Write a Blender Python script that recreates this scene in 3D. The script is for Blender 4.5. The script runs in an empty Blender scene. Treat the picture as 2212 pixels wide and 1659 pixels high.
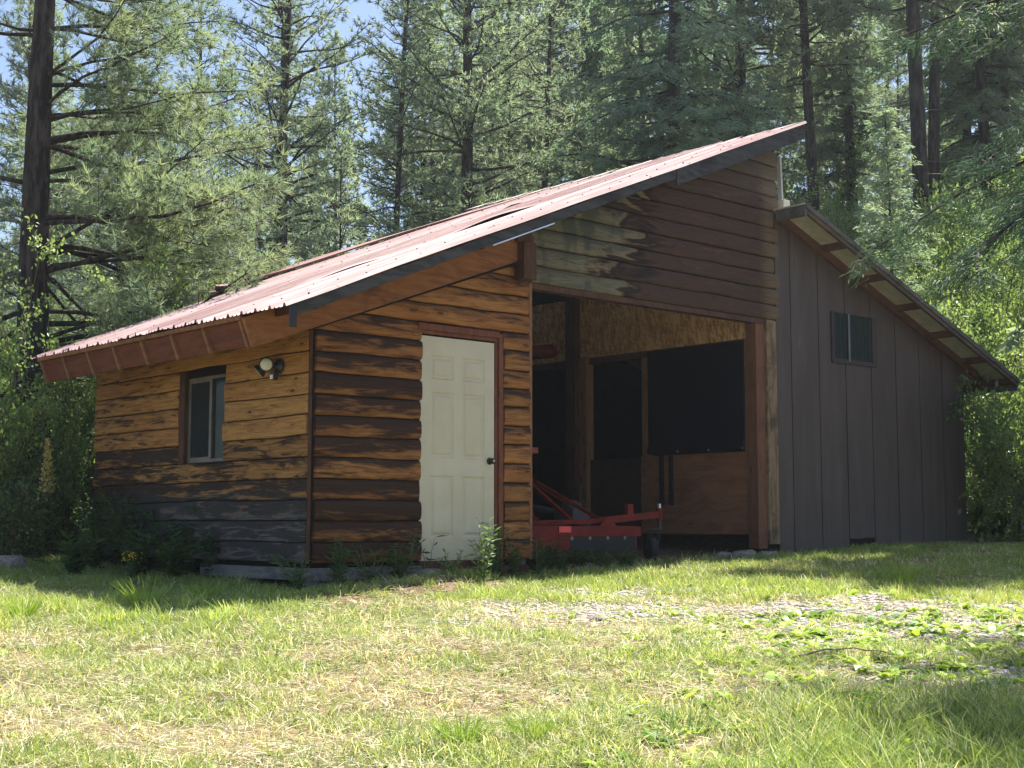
import bpy, math
import numpy as np
from mathutils import Vector, Matrix
sc = bpy.context.scene
COL = sc.collection
rng = np.random.default_rng(7)

# ------------------------------------------------------------------ camera, world, sun, exposure
CAM = np.array([-7.7036, -9.8362, 0.3488])
RW = np.array([[0.74420743, 0.06613432, 0.6646665],
               [-0.66794858, 0.07368479, 0.74055064],
               [0.0, -0.99508633, 0.09901109]])      # columns: right, down, forward
cd = bpy.data.cameras.new('camera'); cam = bpy.data.objects.new('camera', cd); COL.objects.link(cam)
cd.sensor_width = 36; cd.lens = 48.82; cd.clip_start = 0.1; cd.clip_end = 2000
M = Matrix(((RW[0, 0], -RW[0, 1], -RW[0, 2], CAM[0]), (RW[1, 0], -RW[1, 1], -RW[1, 2], CAM[1]),
            (RW[2, 0], -RW[2, 1], -RW[2, 2], CAM[2]), (0, 0, 0, 1)))
cam.matrix_world = M
sc.camera = cam
SUN_AZ, SUN_EL = math.radians(5.0), math.radians(65.0)
L = Vector((math.cos(SUN_AZ) * math.cos(SUN_EL), math.sin(SUN_AZ) * math.cos(SUN_EL), math.sin(SUN_EL)))
w = bpy.data.worlds.new("World"); sc.world = w; w.use_nodes = True
sky = w.node_tree.nodes.new('ShaderNodeTexSky'); sky.sky_type = 'NISHITA'; sky.sun_disc = False
sky.sun_elevation = SUN_EL; sky.sun_rotation = math.pi / 2 - SUN_AZ
sky.air_density = 1.0; sky.dust_density = 6.0; sky.altitude = 2000
bg = w.node_tree.nodes['Background']; bg.inputs[1].default_value = 0.088
w.node_tree.links.new(sky.outputs[0], bg.inputs[0])
sd = bpy.data.lights.new('sun', 'SUN'); sd.energy = 5.0; sd.angle = math.radians(0.5); sd.color = (1.0, 0.95, 0.86)
so = bpy.data.objects.new('sun', sd); COL.objects.link(so); so.rotation_euler = L.to_track_quat('Z', 'Y').to_euler()
sc.view_settings.view_transform = 'Standard'; sc.view_settings.look = 'None'
sc.view_settings.gamma = 1; sc.view_settings.use_curve_mapping = False
sc.view_settings.exposure = 1.36
sc.cycles.max_bounces = 8; sc.cycles.transparent_max_bounces = 8
sc.cycles.diffuse_bounces = 3; sc.cycles.glossy_bounces = 3; sc.cycles.transmission_bounces = 4
sc.cycles.use_denoising = True

# ------------------------------------------------------------------ helpers
FW = np.array([0.6679, 0.7442]); RT = np.array([0.7442, -0.6679])
def depth_lat(x, y):
    dx = x - CAM[0]; dy = y - CAM[1]
    return dx * FW[0] + dy * FW[1], dx * RT[0] + dy * RT[1]
def _h(ix, iy, s):
    n = (ix.astype(np.int64) * 374761393 + iy.astype(np.int64) * 668265263 + s * 974634777) & 0xffffffff
    n = ((n ^ (n >> 13)) * 1274126177) & 0xffffffff
    n = n ^ (n >> 16)
    return (n & 0xffff) / 65535.0
def vn(x, y, s=0):
    x = np.asarray(x, float); y = np.asarray(y, float)
    ix = np.floor(x); iy = np.floor(y); fx = x - ix; fy = y - iy
    fx = fx * fx * (3 - 2 * fx); fy = fy * fy * (3 - 2 * fy)
    a = _h(ix, iy, s); b = _h(ix + 1, iy, s); c = _h(ix, iy + 1, s); d = _h(ix + 1, iy + 1, s)
    return (a * (1 - fx) + b * fx) * (1 - fy) + (c * (1 - fx) + d * fx) * fy
def fbm(x, y, s=0, o=4):
    t = 0; a = .5; f = 1
    for i in range(o):
        t = t + a * vn(x * f, y * f, s + i * 17); a *= .5; f *= 2.03
    return t / (1 - .5 ** o)
def sst(x, a, b):
    t = np.clip((x - a) / (b - a), 0, 1); return t * t * (3 - 2 * t)
def tz(x, y):
    x = np.asarray(x, float); y = np.asarray(y, float)
    d, l = depth_lat(x, y)
    z = -.89 + .0545 * np.minimum(d, 20.) + .02 * np.minimum(d + 5, 0)
    a = l / np.maximum(d, 6.)
    hh = 1.2 + 4.3 * sst(a, -.2, .06) + 3.2 * sst(a, .06, .28) + 2.5 * sst(a, .3, .5)
    z = z + hh * (sst(d, 19, 40) * .9 + .1 * sst(d, 40, 90)) + .012 * np.clip(d - 20, 0, 30)
    inb = (x > -1.4) & (x < 9.6) & (y > -.2) & (y < 6)
    amp = np.where(inb, .2, 1.)
    z = z + amp * ((fbm(x * .7, y * .7, 3) - .5) * .12 + (fbm(x * 3, y * 3, 5, 2) - .5) * .035)
    # dirt mound spilling in front of the log wall
    z = z + .09 * np.exp(-(((x + .55) / .9) ** 2 + ((y + .55) / .35) ** 2))
    z = z + .05 * np.exp(-(((x + .0) / .5) ** 2 + ((y + .35) / .3) ** 2))
    z = z + .10 * np.exp(-(((x + 2.9) / 1.0) ** 2 + ((y - 3.4) / 1.2) ** 2))
    return z
def at(px, d):
    l = (px - 1106.) / 3000. * d
    x = CAM[0] + FW[0] * d + RT[0] * l; y = CAM[1] + FW[1] * d + RT[1] * l
    return float(x), float(y), float(tz(x, y))
def mesh_np(name, V, F, mats, mi=None, col=None, uv=None, smooth=False):
    """V (n,3), F (m,k) or list of such arrays"""
    Fs = F if isinstance(F, list) else [F]
    Fs = [f for f in Fs if len(f)]
    me = bpy.data.meshes.new(name)
    V = np.asarray(V, np.float32)
    me.vertices.add(len(V)); me.vertices.foreach_set('co', V.ravel())
    li = np.concatenate([f.ravel() for f in Fs]).astype(np.int32)
    st = []; o = 0
    for f in Fs:
        st.append(o + np.arange(len(f)) * f.shape[1]); o += f.size
    st = np.concatenate(st).astype(np.int32)
    me.loops.add(len(li)); me.loops.foreach_set('vertex_index', li)
    me.polygons.add(len(st)); me.polygons.foreach_set('loop_start', st)
    for m in mats: me.materials.append(m)
    if mi is not None: me.polygons.foreach_set('material_index', np.asarray(mi, np.int32))
    if smooth: me.polygons.foreach_set('use_smooth', np.ones(len(st), bool))
    if uv is not None:
        ul = me.uv_layers.new(name='UVMap'); ul.data.foreach_set('uv', np.asarray(uv, np.float32)[li].ravel())
    if col is not None:
        ca = me.color_attributes.new('Col', 'FLOAT_COLOR', 'POINT')
        c4 = np.ones((len(V), 4), np.float32); c4[:, :3] = col; ca.data.foreach_set('color', c4.ravel())
    me.update(calc_edges=True); me.validate()
    return me
class MB:
    def __init__(s): s.v = []; s.f = []; s.m = []; s.uv = []; s.n = 0
    def add(s, vs, fs, m=0, uv=None):
        b = s.n; s.v += [tuple(map(float, q)) for q in vs]; s.f += [tuple(i + b for i in q) for q in fs]
        s.m += [m] * len(fs); s.uv += (uv if uv is not None else [(0, 0)] * len(vs)); s.n += len(vs); return s
    def box(s, x0, x1, y0, y1, z0, z1, m=0):
        vs = [(x, y, z) for x in (x0, x1) for y in (y0, y1) for z in (z0, z1)]
        return s.add(vs, [(0, 1, 3, 2), (4, 6, 7, 5), (0, 4, 5, 1), (2, 3, 7, 6), (0, 2, 6, 4), (1, 5, 7, 3)], m)
    def beam(s, a, b, wd, ht, up=(0, 0, 1), m=0):
        a = Vector(a); b = Vector(b); d = (b - a).normalized(); u = Vector(up); r = d.cross(u).normalized(); u = r.cross(d)
        vs = [p + r * wd / 2 * i + u * ht / 2 * j for p in (a, b) for i in (-1, 1) for j in (-1, 1)]
        return s.add(vs, [(0, 1, 3, 2), (4, 6, 7, 5), (0, 4, 5, 1), (2, 3, 7, 6), (0, 2, 6, 4), (1, 5, 7, 3)], m)
    def prism(s, pts, ax, a, b, m=0):
        """pts 2d polygon in the plane normal to ax; extruded a..b"""
        def P(p, t): return {'x': (t, p[0], p[1]), 'y': (p[0], t, p[1]), 'z': (p[0], p[1], t)}[ax]
        n = len(pts); vs = [P(p, a) for p in pts] + [P(p, b) for p in pts]
        fs = [tuple(range(n)), tuple(range(2 * n - 1, n - 1, -1))] + [(i, (i + 1) % n, (i + 1) % n + n, i + n) for i in range(n)]
        return s.add(vs, fs, m)
    def tube(s, pts, rad, k=8, m=0, caps=True):
        pts = [Vector(p) for p in pts]
        if not hasattr(rad, '__len__'): rad = [rad] * len(pts)
        vs = []; pr = None
        for i, p in enumerate(pts):
            d = (pts[min(i + 1, len(pts) - 1)] - pts[max(i - 1, 0)]).normalized()
            if pr is None: pr = d.cross(Vector((0.13, 0.31, 0.94))).normalized() if abs(d.z) < .9 else d.cross(Vector((1, 0.1, 0))).normalized()
            pr = (pr - d * pr.dot(d)).normalized(); q = d.cross(pr)
            for j in range(k):
                t = 2 * math.pi * j / k; vs.append(p + (pr * math.cos(t) + q * math.sin(t)) * rad[i])
        fs = [(i * k + j, i * k + (j + 1) % k, (i + 1) * k + (j + 1) % k, (i + 1) * k + j) for i in range(len(pts) - 1) for j in range(k)]
        if caps: fs += [tuple(range(k - 1, -1, -1)), tuple(range((len(pts) - 1) * k, len(pts) * k))]
        return s.add(vs, fs, m)
    def lathe(s, c, axis, prof, k=20, m=0):
        """prof [(t,r)] along axis from c"""
        a = Vector(axis).normalized(); c = Vector(c)
        return s.tube([c + a * (t + 1e-5 * i) for i, (t, r) in enumerate(prof)], [max(r, 1e-4) for t, r in prof], k, m)
    def build(s, name, mats, parent=None, smooth=False, bevel=0, off=None):
        me = bpy.data.meshes.new(name)
        v = s.v if off is None else [(a - off[0], b - off[1], c - off[2]) for a, b, c in s.v]
        me.from_pydata(v, [], s.f)
        for m in (mats if isinstance(mats, list) else [mats]): me.materials.append(m)
        me.polygons.foreach_set('material_index', s.m)
        if any(u != (0, 0) for u in s.uv):
            ul = me.uv_layers.new(name='UVMap'); li = np.empty(len(me.loops), np.int32); me.loops.foreach_get('vertex_index', li)
            ul.data.foreach_set('uv', np.array(s.uv, np.float32)[li].ravel())
        if smooth: me.polygons.foreach_set('use_smooth', [True] * len(me.polygons))
        me.update()
        o = bpy.data.objects.new(name, me); COL.objects.link(o)
        if parent is not None: o.parent = parent
        if bevel:
            b = o.modifiers.new('bevel', 'BEVEL'); b.width = bevel; b.segments = 2; b.limit_method = 'ANGLE'; b.angle_limit = .6
        return o
def obj(name, me, parent=None, loc=None):
    o = bpy.data.objects.new(name, me); COL.objects.link(o)
    if parent is not None: o.parent = parent
    if loc is not None: o.location = loc
    return o
def tag(o, label=None, cat=None, group=None, kind=None):
    if label: o['label'] = label
    if cat: o['category'] = cat
    if group: o['group'] = group
    if kind: o['kind'] = kind
    return o
def thing(name, label, cat, loc=(0, 0, 0), rz=0, group=None):
    o = bpy.data.objects.new(name, None); COL.objects.link(o); o.location = loc; o.rotation_euler = (0, 0, rz)
    o.empty_display_size = .2
    return tag(o, label, cat, group)

# ------------------------------------------------------------------ material helpers
class NT:
    def __init__(s, name):
        s.m = bpy.data.materials.new(name); s.m.use_nodes = True; s.t = s.m.node_tree; s.N = s.t.nodes
        s.b = s.N['Principled BSDF']; s.out = s.N['Material Output']
    def lk(s, v, sock):
        if isinstance(v, bpy.types.NodeSocket): s.t.links.new(v, sock)
        elif v is not None:
            if hasattr(v, '__len__') and len(v) == 3 and hasattr(sock.default_value, '__len__') and len(sock.default_value) == 4: v = (*v, 1)
            sock.default_value = v
    def ma(s, op, a, b=None, c=None, cl=False):
        n = s.N.new('ShaderNodeMath'); n.operation = op; n.use_clamp = cl
        s.lk(a, n.inputs[0]); s.lk(b, n.inputs[1]) if b is not None else None; s.lk(c, n.inputs[2]) if c is not None else None
        return n.outputs[0]
    def mix(s, f, a, b, mode='MIX'):
        n = s.N.new('ShaderNodeMix'); n.data_type = 'RGBA'; n.blend_type = mode
        s.lk(f, n.inputs[0]); s.lk(a, n.inputs[6]); s.lk(b, n.inputs[7]); return n.outputs[2]
    def mr(s, v, a, b, c=0., d=1.):
        n = s.N.new('ShaderNodeMapRange'); n.interpolation_type = 'SMOOTHSTEP'
        s.lk(v, n.inputs[0]); n.inputs[1].default_value = a; n.inputs[2].default_value = b; n.inputs[3].default_value = c; n.inputs[4].default_value = d
        return n.outputs[0]
    def xyz(s, x, y, z):
        n = s.N.new('ShaderNodeCombineXYZ'); s.lk(x, n.inputs[0]); s.lk(y, n.inputs[1]); s.lk(z, n.inputs[2]); return n.outputs[0]
    def sep(s, v):
        n = s.N.new('ShaderNodeSeparateXYZ'); s.lk(v, n.inputs[0]); return n.outputs
    def noise(s, v, sc_=1., det=3., ro=.55, dist=0.):
        n = s.N.new('ShaderNodeTexNoise'); s.lk(v, n.inputs['Vector']); n.inputs['Scale'].default_value = sc_
        n.inputs['Detail'].default_value = det; n.inputs['Roughness'].default_value = ro; n.inputs['Distortion'].default_value = dist
        return n.outputs[0]
    def vor(s, v, sc_=1., feat='F1'):
        n = s.N.new('ShaderNodeTexVoronoi'); n.feature = feat; s.lk(v, n.inputs['Vector']); n.inputs['Scale'].default_value = sc_; return n.outputs
    def pos(s):
        return s.N.new('ShaderNodeNewGeometry').outputs['Position']
    def oc(s): return s.N.new('ShaderNodeTexCoord').outputs['Object']
    def uv(s): return s.N.new('ShaderNodeTexCoord').outputs['UV']
    def rnd(s): return s.N.new('ShaderNodeObjectInfo').outputs['Random']
    def att(s, n_='Col'):
        n = s.N.new('ShaderNodeAttribute'); n.attribute_name = n_; return n.outputs['Color']
    def bump(s, h, st=.3, d=.01):
        n = s.N.new('ShaderNodeBump'); n.inputs['Strength'].default_value = st; n.inputs['Distance'].default_value = d
        s.lk(h, n.inputs['Height']); s.t.links.new(n.outputs[0], s.b.inputs['Normal'])
    def fin(s, col=None, ro=.8, sp=.3, me=0.):
        if col is not None: s.lk(col, s.b.inputs['Base Color'])
        s.lk(ro, s.b.inputs['Roughness']); s.b.inputs['Specular IOR Level'].default_value = sp; s.b.inputs['Metallic'].default_value = me
        return s.m
def plain(name, col, ro=.6, sp=.4, me=0., var=.15, sc_=8.):
    t = NT(name); n = t.noise(t.oc(), sc_, 4)
    c = t.mix(t.mr(n, .3, .7), tuple(x * (1 - var) for x in col), tuple(x * (1 + var) for x in col))
    return t.fin(c, ro, sp, me)
def log_mat(name, tan, orange, dark, grey, char_expr, grey_expr, top_dark=.55, extra=None, knots=True, FL=.6):
    t = NT(name); u, w_, _ = t.sep(t.uv())
    k = t.ma('FLOOR', w_); fv = t.ma('FRACT', w_)
    px, py, pz = t.sep(t.pos())
    wob = t.noise(t.xyz(t.ma('MULTIPLY', u, 1.3), t.ma('MULTIPLY', w_, 2.0), 0.), 1.5, 2)
    gr = t.noise(t.xyz(t.ma('MULTIPLY', u, 2.2), t.ma('ADD', t.ma('MULTIPLY', w_, 16), t.ma('MULTIPLY', wob, 9)), t.ma('MULTIPLY', k, 3.3)), 1.0, 5, .6)
    fine = t.noise(t.xyz(t.ma('MULTIPLY', u, 6), t.ma('MULTIPLY', w_, 60), 0.), 1.0, 3, .6)
    blot = t.noise(t.xyz(t.ma('MULTIPLY', u, 1.6), t.ma('MULTIPLY', w_, 1.7), t.ma('MULTIPLY', k, 7.7)), 1.4, 4, .62, 1.2)
    big = t.noise(t.xyz(t.ma('MULTIPLY', u, .8), t.ma('MULTIPLY', k, .9), 4.), 1.0, 2)
    c = t.mix(t.mr(t.ma('ADD', t.ma('MULTIPLY', gr, .7), t.ma('MULTIPLY', big, .5)), .42, .78), orange, tan)
    c = t.mix(t.ma('MULTIPLY', t.mr(gr, .5, .66), .35), c, tuple(x * .45 for x in orange))
    wn = t.N.new('ShaderNodeTexWhiteNoise'); wn.noise_dimensions = '1D'; t.lk(t.ma('ADD', k, t.ma('MULTIPLY', t.ma('FLOOR', t.ma('MULTIPLY', u, .05)), 7.)), wn.inputs['W'])
    c = t.mix(t.ma('MULTIPLY', wn.outputs[0], .45), c, tuple(x * .62 for x in orange))
    # weathering stains: they gather on the upper half of every log
    st = t.ma('ADD', t.ma('ADD', t.ma('MULTIPLY', blot, .9), t.ma('MULTIPLY', t.ma('SUBTRACT', fv, .5), top_dark)), t.ma('MULTIPLY', t.ma('SUBTRACT', gr, .5), .55))
    st = t.ma('ADD', st, char_expr(t, px, py, pz, u))
    flame = t.noise(t.xyz(t.ma('MULTIPLY', u, 1.1), t.ma('ADD', t.ma('MULTIPLY', w_, 2.3), t.ma('MULTIPLY', wob, 1.6)), t.ma('MULTIPLY', k, 4.1)), 1.05, 5, .52, 1.8)
    st = t.ma('ADD', st, t.ma('MULTIPLY', t.ma('SUBTRACT', flame, .5), FL)); st = t.ma('ADD', st, t.ma('MULTIPLY', t.ma('SUBTRACT', wn.outputs[0], .5), .22))
    soft = t.noise(t.xyz(t.ma('MULTIPLY', u, .9), t.ma('MULTIPLY', w_, 1.3), 11.), 1.7, 3, .5, .6); st = t.ma('ADD', st, t.ma('MULTIPLY', t.ma('SUBTRACT', soft, .5), .7))
    sm = t.mr(st, .40 + .06 * FL, .95 - .22 * FL)
    c = t.mix(t.ma('MULTIPLY', t.mr(st, .22, .60), .55), c, tuple(x * .38 for x in orange))
    c = t.mix(t.ma('MULTIPLY', sm, .93), c, dark)
    g = t.ma('ADD', t.ma('MULTIPLY', blot, .8), grey_expr(t, px, py, pz, u))
    c = t.mix(t.ma('MULTIPLY', t.mr(g, .5, .78), .85), c, t.mix(t.mr(t.ma('ADD', gr, t.ma('MULTIPLY', sm, .25)), .4, .7), grey, tuple(x * .3 for x in grey)))
    if extra: c = extra(t, c, px, py, pz, u, blot, gr, fv)
    c = t.mix(t.mr(t.ma('ADD', t.ma('MULTIPLY', gr, .6), t.ma('MULTIPLY', fine, .4)), .34, .66), t.mix(1., c, (.62, .60, .58), 'MULTIPLY'), t.mix(1., c, (1.32, 1.30, 1.26), 'MULTIPLY'))
    if knots:
        vo = t.vor(t.xyz(t.ma('MULTIPLY', u, 2.6), t.ma('MULTIPLY', w_, 1.25), 0.), 1.)
        kn = t.mr(vo['Distance'], .06, .17, 1., 0.)
        c = t.mix(t.ma('MULTIPLY', kn, .8), c, (.05, .018, .01))
        c = t.mix(t.ma('MULTIPLY', t.mr(t.ma('ABSOLUTE', t.ma('SUBTRACT', vo['Distance'], .21)), .0, .035, 1., 0.), .4), c, (.08, .03, .015))
    c = t.mix(t.ma('MULTIPLY', t.mr(fine, .45, .7), .22), c, (.02, .012, .008))
    t.bump(t.ma('ADD', t.ma('MULTIPLY', gr, 1.), t.ma('MULTIPLY', fine, .6)), .35, .006)
    return t.fin(c, .78, .25)
def wood(name, a, b, ax='x', ro=.8, stain=0., sc_=1., white=0.):
    t = NT(name); v = list(t.sep(t.oc())); i = 'xyz'.index(ax)
    s = [t.ma('MULTIPLY', q, (1.4 if j == i else 22) * sc_) for j, q in enumerate(v)]
    wv = t.noise(t.oc(), 2.2, 2)
    s = [q if j == i else t.ma('ADD', q, t.ma('MULTIPLY', wv, 5)) for j, q in enumerate(s)]
    g = t.noise(t.xyz(*s), 1., 5, .62)
    c = t.mix(t.mr(g, .35, .68), a, b)
    s2 = [t.ma('MULTIPLY', q, (5 if j == i else 90) * sc_) for j, q in enumerate(v)]
    f = t.noise(t.xyz(*s2), 1., 2)
    c = t.mix(t.ma('MULTIPLY', t.mr(f, .5, .72), .35), c, tuple(x * .35 for x in a))
    if stain: c = t.mix(t.ma('MULTIPLY', t.mr(t.noise(t.oc(), 2.6, 4, .6, .6), .5, .72), stain), c, tuple(x * .13 for x in a))
    kn = t.mr(t.vor(t.xyz(*[t.ma('MULTIPLY', q, 1.8 if j == i else 6.) for j, q in enumerate(v)]), 1.)['Distance'], .04, .12, 1., 0.)
    c = t.mix(t.ma('MULTIPLY', kn, .6), c, tuple(x * .2 for x in a))
    t.bump(t.ma('ADD', g, f), .3, .004)
    return t.fin(c, ro, .25)
def leaf_mat(name, c1, c2, trans=.4, ro=.45, sp=.5, tcol=1.6, rnd=.5, nsc=1.5):
    t = NT(name)
    n = t.noise(t.oc(), nsc, 2)
    f = t.ma('ADD', t.ma('MULTIPLY', t.rnd(), rnd), t.mr(n, .35, .65, 0., 1. - rnd), cl=True)
    c = t.mix(f, c1, c2)
    t.fin(c, ro, sp)
    tr = t.N.new('ShaderNodeBsdfTranslucent'); mx = t.N.new('ShaderNodeMixShader'); mx.inputs[0].default_value = trans
    ct = t.mix(1., c, (tcol, tcol * 1.02, tcol * .62), 'MULTIPLY'); t.lk(ct, tr.inputs[0])
    t.t.links.new(t.b.outputs[0], mx.inputs[1]); t.t.links.new(tr.outputs[0], mx.inputs[2]); t.t.links.new(mx.outputs[0], t.out.inputs[0])
    return t.m
def blade_mat(name, trans=.35, ro=.5, sp=.4):
    t = NT(name); c = t.att(); t.fin(c, ro, sp)
    tr = t.N.new('ShaderNodeBsdfTranslucent'); mx = t.N.new('ShaderNodeMixShader'); mx.inputs[0].default_value = trans
    ct = t.mix(1., c, (1.5, 1.45, .8), 'MULTIPLY'); t.lk(ct, tr.inputs[0])
    t.t.links.new(t.b.outputs[0], mx.inputs[1]); t.t.links.new(tr.outputs[0], mx.inputs[2]); t.t.links.new(mx.outputs[0], t.out.inputs[0])
    return t.m
cst = lambda v: (lambda t, x, y, z, u: v)

# ------------------------------------------------------------------ ground
def axis_pts(lo, a, b, hi, fine, g=1.09):
    p = list(np.arange(a, b, fine)); s = fine; q = b
    while q < hi: p.append(q); s *= g; q += s
    s = fine; q = a - fine
    while q > lo: p.insert(0, q); s *= g; q -= s
    return np.array(p)
D = axis_pts(-30, 4.5, 17, 420, .05); Lt = axis_pts(-260, -5.5, 7, 260, .06)
DD, LL = np.meshgrid(D, Lt, indexing='ij')
GX = CAM[0] + FW[0] * DD + RT[0] * LL; GY = CAM[1] + FW[1] * DD + RT[1] * LL
GZ = tz(GX, GY)
def gravel_mask(x, y):
    d, l = depth_lat(x, y)
    m = sst(d, 8.3, 9.4) * (1 - sst(d, 11.6, 12.6)) * sst(l, -1.2, .8)
    m = m * (.35 + .65 * sst(fbm(x * 1.1, y * 1.1, 31), .42, .6))
    m2 = sst(d, 7.2, 7.5) * (1 - sst(d, 7.9, 8.3)) * sst(l, 1.6, 2.1) * .8
    return np.clip(np.maximum(m, m2), 0, 1)
def dirt_mask(x, y):
    m = np.exp(-(((x + .5) / .9) ** 2 + ((y + .75) / .3) ** 2)) * 1.1
    m += .75 * sst(fbm(x * .9 + 7, y * .9, 77), .60, .72)
    inb = (x > -1.1) & (y > .1) & (x < 9.2) & (y < 6)
    d, l = depth_lat(x, y)
    return np.clip(np.where(inb, 1., m), 0, 1)
gm = gravel_mask(GX, GY); dm = dirt_mask(GX, GY); gg = fbm(GX * 1.3, GY * 1.3, 11)
far = sst(DD, 16, 24)
c_straw = np.array([.30, .235, .15]); c_green = np.array([.12, .135, .055]); c_dirt = np.array([.20, .13, .085]); c_grav = np.array([.50, .46, .41]); c_duff = np.array([.13, .10, .06])
f = sst(gg, .4, .62)[..., None]
GC = c_straw * (1 - f) + c_green * f
GC = GC * (1 - dm[..., None]) + c_dirt * dm[..., None]
GC = GC * (1 - gm[..., None] * .8) + c_grav * gm[..., None] * .8
GC = GC * (1 - far[..., None]) + c_duff * far[..., None]
nd, nl = DD.shape; idx = np.arange(nd * nl).reshape(nd, nl)
F = np.stack([idx[:-1, :-1], idx[1:, :-1], idx[1:, 1:], idx[:-1, 1:]], -1).reshape(-1, 4)
t = NT('ground_soil'); n = t.noise(t.oc(), 14, 6, .65); n2 = t.noise(t.oc(), 55, 4, .6)
c = t.mix(t.mr(n, .3, .7), t.mix(1., t.att(), (.55, .5, .45), 'MULTIPLY'), t.mix(1., t.att(), (1.3, 1.3, 1.25), 'MULTIPLY'))
c = t.mix(t.ma('MULTIPLY', t.mr(n2, .55, .7), .5), c, (.05, .04, .03))
t.bump(t.ma('ADD', n, n2), .8, .03); m_ground = t.fin(c, .95, .15)
tag(obj('ground', mesh_np('ground', np.stack([GX, GY, GZ], -1).reshape(-1, 3), F, [m_ground], col=GC.reshape(-1, 3), smooth=True)), kind='structure')

# ------------------------------------------------------------------ the shed
def zr(x): return 2.03 + .405 * (x + 1.87)
def yf(x): return -.75 + .4 * (x + 1.87) / 7.3
shed = thing('log_shed', 'weathered log sided shed with pinkish red metal roof, open bay and brown lean-to', 'shed')
CH = .18
def log_wall(name, ax, u0, u1, k0, k1, mat, top=None, bulge=.034, p=2.7, base=0., seed=0, zb=0., ch=CH, ej=.012, parent=None, mb=None):
    r = np.random.default_rng(seed); V = []; Fc = []; UV = []; n0 = 0
    vs = np.array([0, .04, .14, .3, .5, .7, .86, .96, 1.])
    nu = max(3, int(abs(u1 - u0) / .07) + 1)
    for k in range(k0, k1):
        a = u0 + r.uniform(-ej, ej) * (1 if ej else 0); b = u1 + r.uniform(-ej, ej)
        us = np.linspace(a, b, nu)
        e0 = (fbm(us * 1.7, us * 0 + k * 5.1, 3) - .5) * .03; e1 = (fbm(us * 1.7, us * 0 + (k + 1) * 5.1, 3) - .5) * .03
        if k == 0: e0 = e0 * 0
        bo = r.uniform(-.007, .007); bk = bulge * r.uniform(.8, 1.15); gap = .004
        skew = r.uniform(-.12, .12)
        for i, u in enumerate(us):
            z0 = zb + k * ch + e0[i] + gap; z1 = zb + (k + 1) * ch + e1[i] - gap
            vv = np.clip(vs + skew * vs * (1 - vs), 0, 1)
            o = bk * (1 - np.abs(2 * vv - 1) ** p) ** (1 / p) + (bo + (vn(u * 2.3, k * 9., 8) - .5) * .018) * (np.abs(2 * vs - 1) < .99)
            z = z0 + (z1 - z0) * vs
            tp = top(u) if top else 99
            z = np.minimum(z, tp)
            for j in range(len(vs)):
                V.append((u, base + o[j], z[j])); UV.append((u + k * 3.71 + seed, k + vs[j] * .98 + .01))
        m = len(vs)
        for i in range(nu - 1):
            for j in range(m - 1):
                q = n0 + i * m + j; Fc.append((q, q + m, q + m + 1, q + 1))
        # end grain caps back to the wall core
        for e in (0, nu - 1):
            ring = [n0 + e * m + j for j in range(m)]
            Fc.append(tuple(ring) if e else tuple(ring[::-1]))
        n0 += nu * m
    if ax == 'front': V = [(a, -b, c) for a, b, c in V]
    else: V = [(-b, a, c) for a, b, c in V]
    if mb is None: mb = MB()
    mb.add(V, Fc, 0, UV)
    if name: return mb.build(name, mat, parent, smooth=False)
    return mb
def charF(t, x, y, z, u):
    # smoke-dark and rain-dark logs: strongest left of the door, below the gable
    a = t.mr(x, -.1, .25, .22, -.02); b = t.mr(z, 1.5, 2.1, 1., .05); lo = t.mr(z, .1, 1.0, .16, 0.)
    return t.ma('ADD', t.ma('MULTIPLY', a, b), t.ma('MULTIPLY', lo, t.mr(x, 0., .5, 1., .2)))
m_logF = log_mat('stained_log_siding', (.44, .215, .075), (.32, .120, .036), (.026, .013, .009), (.12, .10, .08), charF, cst(-.10), .50, FL=.9)
def greyL(t, x, y, z, u):
    return t.ma('ADD', t.mr(z, .30, .95, .55, -.15), t.mr(y, .5, 3.5, -.06, .06))
def charL(t, x, y, z, u):
    return t.ma('ADD', t.mr(z, .5, 1.6, .20, -.22), t.mr(y, 1.6, 3.2, -.02, .14))
m_logL = log_mat('golden_log_siding', (.56, .31, .105), (.42, .185, .058), (.030, .019, .014), (.135, .14, .148), charL, greyL, .22, FL=1.2)
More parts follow.
